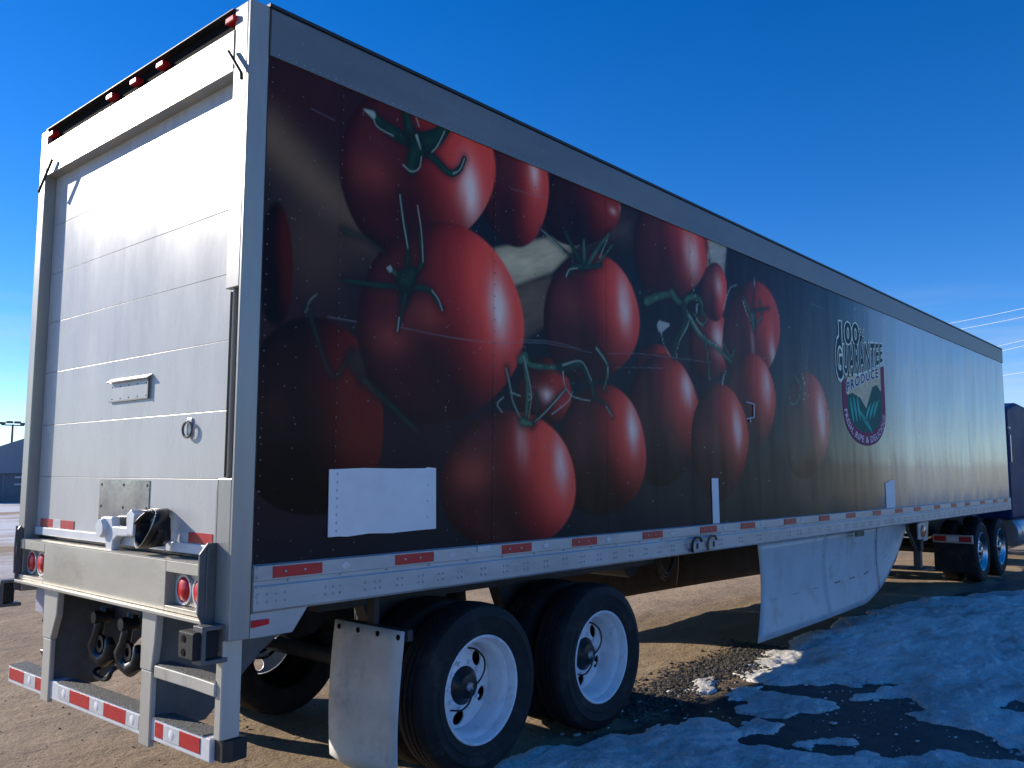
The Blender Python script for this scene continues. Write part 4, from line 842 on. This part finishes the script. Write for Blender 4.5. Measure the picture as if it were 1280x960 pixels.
# --- rear impact guard
mb = MB(); mb.prism([(0,.445),(0,.552),(.10,.552),(.10,.445)], 'y', .125, 2.62); ig = mb.build('guard_bar', 'white_paint', tr, .006)
mb = MB(); mb.prism([(.122,.02),(.122,.14),(.04,.14),(.03,.06),(.05,.02)], 'z', .455, .552)
mb.v = [(y_, x_, z_) for (x_, y_, z_) in mb.v]; mb.build('guard_end', 'black_trim', ig, .004)
for a_, b_ in ((.185,.665),(.81,1.84),(2.07,2.60)):
    m = MB(); m.box(-.004, .104, a_, b_, .5525, .560); m.build('grip_tread', 'grip', ig)
for y0, y1, k in ((.21,.40,'r'),(.40,.56,'w'),(.56,.645,'r'),(.815,.96,'w'),(.96,1.22,'r'),(1.22,1.40,'w'),(1.40,1.66,'r'),(1.66,1.83,'w'),(2.075,2.17,'r'),(2.17,2.35,'w'),(2.35,2.60,'r')):
    m = MB(); m.box(-.0035, -.0005, y0+.002, y1-.002, .470, .540); t_ = m.build('reflector_red' if k == 'r' else 'reflector_white', 'tape_red' if k == 'r' else 'tape_white', ig)
    if k == 'w':
        m = MB(); m.lathe([(0,-.0045),(.024,-.0045),(.026,-.0036)], 'x', (0,(y0+y1)/2,.505), 16); m.build('reflector_spot', 'patch_white', t_)
for o_ in [ig]+list(ig.children)+[c_ for t_ in ig.children for c_ in t_.children]:
    for v_ in o_.data.vertices: v_.co.z += .028*(1-(v_.co.y-.15)/2.45)      # the bar is bent up a little at this end
def upright(y0, y1, k_=1.):
    m = MB(); m.prism([(y1,1.0955),(y0,1.0955),(y0+.01,.95),(y0+.05*k_,.80),(y1,.80)], 'x', -.018, .022); m.box(-.012, .018, y0+.05*k_+.004, y1-.004, .430, .7995); u = m.build('guard_post', 'steel_bright', tr, .006)
    m = MB(); m.prism([(.023,1.09),(1.05,1.09),(.62,.80),(.30,.50),(.023,.50)], 'y', y0+.02+.05*k_, y0+.03+.05*k_); m.build('gusset_plate', 'gusset', u)
    return u
upright(.645,.800,.7); upright(1.86,2.065,1.6)
mb = MB(); mb.box(.0,.10,.045,.10,.585,1.0295); mb.build('guard_post', 'steel_bright', tr, .005)
mb = MB(); mb.prism([(.086,-.012),(.30,-.005),(.662,-.012),(.662,.08),(.086,.08)], 'z', .775, .835)
mb.v = [(y_, x_, z_) for (x_, y_, z_) in mb.v]; stp = mb.build('side_step', 'steel_bright', tr, .005)
mb = MB(); mb.box(-.003,.078,.09,.658,.8355,.843); mb.build('grip_tread', 'grip', stp)
# black hooks and hose ends under the sill, licence plate
hk = MB(); hk.box(.20,.32,.86,1.80,.93,1.08); cr_ = hk.build('tow_beam', 'frame_dark', tr)
for k, y in enumerate((1.62,1.27,.92)):
    m = MB(); m.tube([(.16,y,1.0),(.13,y,.92),(.13,y+.02,.85),(.13,y+.06,.79),(.14,y+.04,.73),(.15,y-.03,.705),(.15,y-.10,.74),(.15,y-.11,.80),(.15,y-.08,.83)], [.03,.03,.032,.04,.045,.045,.04,.034,.022], 12); h_ = m.build('tow_hook', 'black_plastic', tr)
    m = MB(); m.lathe([(0,-.03),(.035,-.03),(.04,.0),(.04,.06),(0,.06)], 'x', (.12,y,.95), 14); m.build('hook_boss', 'black_plastic', h_)
    m = MB(); m.lathe([(.026,-.01),(.05,-.01),(.05,.012),(.026,.012)], 'x', (.13,y-.03,.80), 16, closed=True); m.build('hook_eye', 'black_plastic', h_)
mb = MB(); mb.tube(curve([(.30,1.75,.66),(.16,1.72,.62),(.14,1.6,.60),(.14,1.5,.615),(.16,1.47,.67),(.3,1.45,.72)]), .014, 8); mb.build('tow_loop', 'black_plastic', tr)
mb = MB(); mb.box(.085,.09,2.17,2.47,.90,1.06); lic = mb.build('licence_plate', 'plate_paint', tr)
for z in (.885,.70):
    m = MB(); m.lathe([(0,-.06),(.022,-.06),(.030,-.03),(.016,-.02),(.016,.03),(0,.03)], 'y', (.02,2.11,z), 12); m.build('rubber_stop', 'black_plastic', tr)

# --- wheels
def disc_mesh(name, y, r_out, r_in, nh, rh, rc, dish, phase=0.):
    bm = bmesh.new()
    def loop(cx, cz, r, n, rx=1.):
        vs_ = [bm.verts.new((cx+r*math.cos(2*math.pi*i/n), 0, cz+r*math.sin(2*math.pi*i/n))) for i in range(n)]
        return [bm.edges.new((vs_[i], vs_[(i+1)%n])) for i in range(n)]
    ed = loop(0,0,r_out,48)+loop(0,0,r_in,24)
    for k in range(nh):
        a = 2*math.pi*k/nh+phase; ed += loop(rc*math.cos(a), rc*math.sin(a), rh, 16)
    bmesh.ops.triangle_fill(bm, use_beauty=True, edges=ed)
    for v in bm.verts:
        r = math.hypot(v.co.x, v.co.z); v.co.y = y+dish*(r_out-r)/(r_out-r_in)
    me = bpy.data.meshes.new(name); bm.to_mesh(me); bm.free(); return me
TYRE = [(.305,.035),(.318,.018),(.36,.006),(.372,.003),(.376,.006),(.42,.0),(.428,-.003),(.433,.001),(.455,.006),(.487,.022),(.498,.040),(.5035,.060),(.505,.085),(.494,.086),(.494,.096),(.505,.097),(.5065,.125),(.494,.126),(.494,.138),(.5065,.139),(.505,.167),(.494,.168),(.494,.178),(.505,.179),(.5035,.204),(.498,.224),(.487,.242),(.455,.258),(.42,.264),(.36,.258),(.318,.246),(.305,.229)]
def wheel(parent, x, near, rim_mat, dual=True, polished=False, y_out=.012, hose=0):
    s_ = 1 if near else -1; y0 = y_out if near else WID-y_out
    c = (x, 0, .503)
    def Y(t): return y0+s_*t
    m = MB()
    # rim barrel: outer flange, bead seat, deep well
    if not polished: prof = [(.300,.040),(.318,.030),(.320,.018),(.312,.012),(.304,.016),(.294,.040),(.288,.070),(.272,.085),(.262,.110),(.258,.150),(.256,.190),(.262,.225)]
    else: prof = [(.300,.040),(.318,.030),(.320,.018),(.312,.012),(.300,.020),(.285,.045),(.270,.06),(.255,.075),(.252,.10),(.26,.2)]
    m.lathe([(r, Y(t)) for r, t in prof], 'y', c, 56)
    w = m.build('wheel', rim_mat, parent, sharp=35)
    dy = .215 if not polished else .095
    me = disc_mesh('wheel_disc', Y(dy), .257, .115, 5 if not polished else 10, .046 if not polished else .026, .192 if not polished else .205, -s_*.035, phase=.35+x)
    me.transform(Matrix.Translation((c[0],0,c[2]))); d = link('wheel_disc', me, rim_mat, w); so = d.modifiers.new('thick','SOLIDIFY'); so.thickness = .010; so.offset = 0
    tq = [(r, Y(t)) for r, t in TYRE]
    m = MB(); m.lathe(tq, 'y', c, 64); m.build('tyre', 'rubber', w, sharp=28)
    if dual: m = MB(); m.lathe([(r, Y(t+.325)) for r, t in TYRE], 'y', c, 48); m.build('tyre', 'rubber', w, sharp=28)
    hub_m = 'black_plastic' if not polished else 'chrome'
    tip = .125 if not polished else .02; hk_ = .04 if not polished else 0.
    m = MB(); m.lathe([(.135+hk_*.4,Y(.185+hk_)),(.132+hk_*.4,Y(.155+hk_)),(.115+hk_*.3,Y(.145+hk_)),(.095,Y(.120+hk_)),(.082,Y(tip+.02)),(.072,Y(tip+.005)),(.05,Y(tip)),(.0001,Y(tip-.003))], 'y', c, 28); hb = m.build('hub', hub_m, w, sharp=35)
    for k in range(10):
        a = 2*math.pi*k/10; mm = MB(); cx, cz = c[0]+.138*math.cos(a), c[2]+.138*math.sin(a)
        mm.lathe([(.0,Y(dy-.055)),(.013,Y(dy-.053)),(.017,Y(dy-.03)),(.017,Y(dy-.005))], 'y', (cx,0,cz), 6, False); mm.build('wheel_nut', 'rim_white' if not polished else 'chrome', w)
    if hose:
        mm = MB(); mm.tube(curve([(x+.02,Y(.11),.50),(x+.06,Y(.09),.545),(x+.10,Y(.095),.60),(x+.115,Y(.12),.66),(x+.09,Y(.16),.705),(x+.06,Y(.20),.715)]), .006, 6); mm.build('air_hose', 'black_plastic', w)
        mm = MB(); mm.tube(curve([(x+.0,Y(.11),.49),(x-.02,Y(.10),.43),(x-.07,Y(.12),.38),(x-.10,Y(.19),.37)]), .006, 6); mm.build('air_hose', 'black_plastic', w)
        mm = MB(); mm.lathe([(.0,Y(.108)),(.022,Y(.110)),(.028,Y(.118)),(.03,Y(.13))], 'y', c, 16); mm.build('hub_cap', 'bolt', hb)
    return w
WX = (1.725, 2.965)
for x in WX:
    wheel(tr, x, True, 'rim_white', hose=1); wheel(tr, x, False, 'rim_white')
    m = MB(); m.tube([(x,.25,.503),(x,WID-.25,.503)], .065, 14); m.build('axle', 'frame_dark', tr)
    for y in (.70, WID-.70):
        m = MB(); m.prism([(x-.42,.98),(x+.30,.98),(x+.22,.70),(x+.10,.60),(x-.10,.58),(x-.30,.72)], 'y', y-.05, y+.05); m.build('suspension_arm', 'frame_dark', tr)
        m = MB(); m.lathe([(.0,.60),(.12,.60),(.14,.68),(.13,.80),(.10,.86),(0,.86)], 'z', (x+.34,y,0), 16); m.build('air_spring', 'rubber', tr)
for y in (.62, WID-.72):
    m = MB(); m.box(.95, 4.6, y, y+.10, .985, 1.145); m.build('slider_rail', 'frame_dark', tr)
for x in np.arange(.35, LEN-.3, .40):
    m = MB(); m.box(x, x+.05, .06, WID-.06, 1.15, 1.25); m.build('crossmember', 'frame_dark', tr)
# mud flaps
for y0 in (.035, WID-.645):
    pts = []; m = MB(); ny_, nz2 = 6, 12; v = []
    for j in range(nz2+1):
        for i in range(ny_+1):
            t = j/nz2; z = .925-.79*t; y = y0+.61*i/ny_; v.append((1.10-.035*math.sin(t*2.2)-.012*math.sin(i*1.3+t*3)*t, y, z + (.02*(abs(i-3)/3)**4 if j == nz2 else 0)))
    m.add(v, [(j*(ny_+1)+i, j*(ny_+1)+i+1, (j+1)*(ny_+1)+i+1, (j+1)*(ny_+1)+i) for j in range(nz2) for i in range(ny_)], True)
    fl = m.build('mud_flap', 'flap', tr); so = fl.modifiers.new('thick','SOLIDIFY'); so.thickness = .010
    for k in range(4): m = MB(); m.lathe([(0,-.008),(.016,-.008),(.018,.0)], 'x', (1.092,y0+.04+.175*k,.89), 12); m.build('bolt', 'hole_dark', fl)
    m = MB(); m.box(1.112, 1.15, y0-.01, y0+.62, .87, .93); m.build('flap_hanger', 'frame_dark', fl)
    m = MB(); m.box(1.112, 1.15, y0+.28, y0+.34, .93, 1.15); m.build('flap_arm', 'frame_dark', fl)
# aero side skirts: three sheets each
for near in (True, False):
    cuts = [5.50, 7.22, 9.10, 10.62] if near else [5.50, 8.2, 10.9, 13.2]
    def sy_(t, x): # t 0 top .. 1 bottom
        k = np.clip((x-5.5)/5.1, 0, 1); y = .045+.20*k**2.0 + .050*math.sin(t*2.6)*(1-.5*k) - .075*t*t*(1-k)
        return y if near else WID-y
    def zbot(x):
        k = np.clip((x-8.4)/2.25, 0, 1) if near else np.clip((x-12.2)/1.1, 0, 1); return .255+.80*k**1.7
    for i in range(3):
        x0, x1 = cuts[i]+.005, cuts[i+1]-.005; nu, nv = 16, 14; v = []
        for a in range(nu+1):
            for b in range(nv+1):
                x = x0+(x1-x0)*a/nu; t = b/nv; zt = 1.135; z = zt+(zbot(x)-zt)*t
                xs_ = x + (.13*math.sin(t*math.pi*.9)-.16*t*t if i == 0 else 0)*max(0,1-(x-5.7)/.8)
                v.append((xs_, sy_(t, x), z))
        m = MB(); m.add(v, [(a*(nv+1)+b, (a+1)*(nv+1)+b, (a+1)*(nv+1)+b+1, a*(nv+1)+b+1) for a in range(nu) for b in range(nv)], True)
        sk = m.build('side_skirt', 'skirt' if near else 'skirt_shaded', tr); so = sk.modifiers.new('thick','SOLIDIFY'); so.thickness = .008
        m = MB()
        for c in range(3 if i < 2 else 1):
            for d in range(4):
                x = x0+.30+c*.52+d*.045; t = .62; m.dome((x, sy_(t,x)-(.006 if near else -.006), 1.135+(zbot(x)-1.135)*t), .009, 'y', -1 if near else 1, .004, 8)
        for t in (.25,.6,.95): x = x1-.03; m.dome((x, sy_(t,x)-(.006 if near else -.006), 1.135+(zbot(x)-1.135)*t), .009, 'y', -1 if near else 1, .004, 8)
        m.build('bolts', 'frame_dark', sk)['kind'] = 'stuff'
    for x in (6.2, 7.4, 8.6, 9.8):
        m = MB(); m.tube([(x, .30 if near else WID-.30, 1.15),(x, (sy_(.55,x)+(.03 if near else -.03)), .70)], .018, 6); m.build('skirt_brace', 'frame_dark', tr)
mb = MB(); mb.box(7.95,8.2,-.012,.012,1.075,1.135); mb.build('skirt_hinge', 'rust', tr, .006)
mb = MB(); mb.tube([(6.0+.04*i,.10+.0*i,1.13-.14*math.sin(i/8*math.pi)) for i in range(9)], .012, 6); mb.build('air_hose', 'black_plastic', tr)
for k in range(3):
    mb = MB(); mb.tube([(4.55+.06*k+.035*i,.55+.05*k,1.14-(.24+.04*k)*math.sin(i/10*math.pi)) for i in range(11)], .013, 6); mb.build('air_hose', 'black_plastic', tr)
mb = MB(); mb.tube([(4.9,WID/2-.25,.92),(4.9,WID/2+.5,.92)], .12, 16); mb.build('air_tank', 'frame_dark', tr)
# side turn lamp on its bracket, landing gear
mb = MB(); mb.box(10.40,10.72,.02,.05,.90,1.12); tb = mb.build('lamp_bracket', 'aluminium', tr, .01)
mb = MB(); mb.lathe([(.0,-.03),(.06,-.027),(.085,-.008),(.088,.0)], 'y', (10.56,.018,1.01), 22); mb.build('side_lamp', 'amber_lamp', tb)
for y in (.52, WID-.52):
    m = MB(); m.box(11.95,12.09,y-.07,y+.07,.62,1.15); lg = m.build('landing_leg', 'frame_dark', tr, .006)
    m = MB(); m.box(11.97,12.07,y-.05,y+.05,.36,.62); m.build('inner_leg', 'gusset', lg)
    m = MB(); m.box(11.90,12.14,y-.12,y+.12,.335,.36); m.build('foot_plate', 'gusset', lg)
    m = MB(); m.tube([(11.35,y,1.14),(11.98,y,.60)], .025, 8); m.build('leg_brace', 'gusset', lg)
mb = MB(); mb.tube([(12.02,.60,.85),(12.02,WID-.60,.85)], .025, 8); mb.build('gear_shaft', 'frame_dark', tr)
mb = MB(); mb.prism([(11.75,1.145),(12.25,1.145),(12.12,.78),(11.92,.78)], 'y', .40, .44); mb.build('gear_bracket', 'aluminium', tr)

# ------------------------------------------------------------------ tractor unit
tk = thing('truck_tractor', (17, 1.3, 0), 'dark blue sleeper cab tractor coupled to the front of the silver trailer', 'truck')
for x in (14.02, 15.34):
    wheel(tk, x, True, 'chrome', True, True, .055); wheel(tk, x, False, 'chrome', True, True, .055)
    m = MB(); m.tube([(x,.3,.503),(x,WID-.3,.503)], .07, 14); m.build('axle', 'frame_dark', tk)
for x in (19.9,):
    for nr in (True, False): wheel(tk, x, nr, 'chrome', False, True, .07)
for y in (.85, WID-.95):
    m = MB(); m.box(13.1, 21.0, y, y+.10, .72, 1.0); m.build('chassis_rail', 'frame_dark', tk)
m = MB(); m.lathe([(.0,0),(.45,0),(.48,.05),(.48,.08),(0,.08)], 'z', (14.75,1.3,1.02), 28); m.build('fifth_wheel', 'frame_dark', tk)
for y0 in (.06, WID-.66):
    m = MB(); m.box(13.385,13.40,y0,y0+.60,.20,.66); fl = m.build('mud_flap', 'rubber', tk)
    m = MB(); m.box(13.35,13.40,y0,y0+.60,.665,.80); hg = m.build('flap_hanger', 'aluminium', tk, .004)
    for k in range(3): m = MB(); m.box(13.345,13.3495,y0+.02+.19*k,y0+.20+.19*k,.69,.775); m.build('reflector_red' if k % 2 == 0 else 'reflector_white', 'tape_red' if k % 2 == 0 else 'tape_white', hg)
# sleeper + cab as one bevelled body
m = MB(); m.prism([(16.52,.92),(16.52,3.02),(16.60,3.08),(17.5,3.22),(18.35,3.18),(18.75,2.95),(19.05,2.15),(19.05,.92)], 'y', .10, WID-.10); cab = m.build('cab', 'cab_blue', tk, .06)
m = MB(); m.prism([(19.06,.85),(19.06,2.0),(20.6,1.80),(20.85,1.55),(20.85,.75),(19.06,.75)], 'y', .35, WID-.35); hood = m.build('hood', 'cab_blue', tk, .08)
m = MB(); m.box(20.853,20.88,.65,WID-.65,.85,1.6); m.build('grille', 'chrome', hood, .02)
m = MB(); m.box(20.75,20.98,.12,WID-.12,.38,.66); m.build('front_bumper', 'chrome', tk, .03)
for y in (.12, WID-.50):
    m = MB(); m.prism([(19.25,.75),(19.35,1.05),(19.65,1.18),(20.15,1.18),(20.5,1.02),(20.65,.75),(20.5,.70),(20.3,.98),(19.6,.98),(19.4,.70)], 'y', y, y+.38); m.build('fender', 'cab_blue', tk, .03)
    m = MB(); m.lathe([(.0,16.75),(.30,16.75),(.32,16.78),(.32,18.20),(.30,18.23),(0,18.23)], 'x', (0, y+.24 if y < 1 else y+.12, .66), 28); tank = m.build('fuel_tank', 'bolt', tk)
    for x in (17.0,17.8): m = MB(); m.lathe([(.322,x),(.328,x),(.328,x+.06),(.322,x+.06)], 'x', (0, y+.24 if y < 1 else y+.12, .66), 28); m.build('tank_strap', 'bolt', tank)
for y in (.092, WID-.092):
    e = .004 if y < 1 else -.004
    m = MB(); m.prism([(18.05,2.0),(18.05,2.75),(18.55,2.75),(18.78,2.30),(18.85,2.0)], 'y', y, y+e); m.build('side_window', 'glass_dark', cab)
    m = MB(); m.box(16.60,16.635,y-.02,y+.02,2.02,2.55); m.build('grab_rail', 'chrome', cab, .005)
    m = MB(); m.box(16.54,16.70,y-.012,y+.012,2.66,2.70); m.build('side_marker', 'tape_white', cab, .003)
    m = MB(); m.tube([(16.35,y+(.10 if y < 1 else -.10),.9),(16.35,y+(.10 if y < 1 else -.10),3.5)], .06, 14); 
    m = MB(); m.box(18.75,18.80,y-.22 if y < 1 else y+.02,y-.02 if y < 1 else y+.22,1.95,2.55); m.build('mirror', 'chrome', cab, .02)
m = MB(); m.add([(18.80,.25,2.90),(18.80,WID-.25,2.90),(19.075,WID-.25,2.16),(19.075,.25,2.16)], [(0,1,2,3)]); ws = m.build('windscreen', 'glass_dark', cab); so = ws.modifiers.new('thick','SOLIDIFY'); so.thickness = .01

# ------------------------------------------------------------------ far side of the lot
def rot_pts(pts, c, a):
    ca, sa = math.cos(a), math.sin(a); return [(c[0]+p[0]*ca-p[1]*sa, c[1]+p[0]*sa+p[1]*ca, p[2]) for p in pts]
bc = (24.0, 50.5); ba = R(-17)
bn = thing('barn', (*bc, 0), 'slate blue metal barn with a low pitched roof behind the snowy lot', 'building')
def bbuild(m, name, mt, par, bev=0): m.v = rot_pts([(p[0], p[1], p[2]*.70) for p in m.v], bc, ba); return m.build(name, mt, par, bev)
m = MB(); m.box(-11, 11, 0, 16, 0, 2.35); wl = bbuild(m, 'wall', 'barn_lower', bn)
m = MB(); m.prism([(-11.4,2.36),(-11.4,2.55),(-8.5,4.4),(-6,5.8),(0,7.8),(6,5.8),(8.5,4.4),(11.4,2.55),(11.4,2.36)], 'y', -.25, 16.2); bbuild(m, 'roof', 'barn_metal', bn)
for k in range(14):
    m = MB(); m.box(-10.9+k*1.55,-10.84+k*1.55,-.035,-.004,0,2.35); bbuild(m, 'wall_rib', 'barn_metal', wl)
for k in range(7):
    for z in (1.35, 1.95):
        m = MB(); m.box(-10.2+k*3.0,-9.5+k*3.0,-.05,-.006,z,z+.14); bbuild(m, 'window', 'tape_white', wl)
for k in range(2):
    m = MB(); m.box(-3.5+k*4.2,-.2+k*4.2,-.05,-.006,0,2.1); bbuild(m, 'door', 'barn_metal', wl)
fp = thing('floodlight_pole', (33.05, 100.6, 0), 'tall dark steel pole with four floodlights behind the barn roof', 'light pole')
m = MB(); m.lathe([(.16,0),(.10,6.9),(0,6.9)], 'z', (33.05,100.6,0), 12); m.build('pole', 'pole_steel', fp)
m = MB(); m.box(31.9,34.2,100.55,100.65,6.75,6.87); m.build('crossarm', 'pole_steel', fp)
for dx_, dz_ in ((-1.1,.0),(1.1,.0),(-.35,.35),(.45,.35)):
    m = MB(); m.box(33.05+dx_-.32,33.05+dx_+.32,100.4,100.8,6.88+dz_*.4,7.12+dz_*.4); m.build('floodlight', 'pole_steel', fp, .03)
# overhead wires leaving over the front of the truck
def aim(px, py, dist):
    d = fw+rt2*((px-640)/1074.34)+up2*((480-py)/1074.34); d = d/math.hypot(d.x, d.y); return cam_ob.matrix_world.translation+d*dist
W_ = [((1480,336),(1050,421)),((1480,349),(1050,429)),((1480,371),(1050,466)),((1480,381),(1050,470)),((1480,428),(1050,487))]
names = ['topmost overhead wire crossing the sky beyond the truck cab','second overhead wire, just under the topmost one','middle overhead wire beyond the truck cab','fourth overhead wire, just under the middle one','lowest overhead wire, close above the cab roof']
for (a_, b_), lb in zip(W_, names):
    A = aim(*a_, 95); B = aim(*b_, 190); pts = [A.lerp(B, t)-Vector((0,0,1.2*4*t*(1-t))) for t in np.linspace(0,1,17)]
    m = MB(); m.tube(pts, .026, 5); tag(m.build('overhead_wire', 'wire'), lb, 'wire', 'overhead wires beyond the cab')
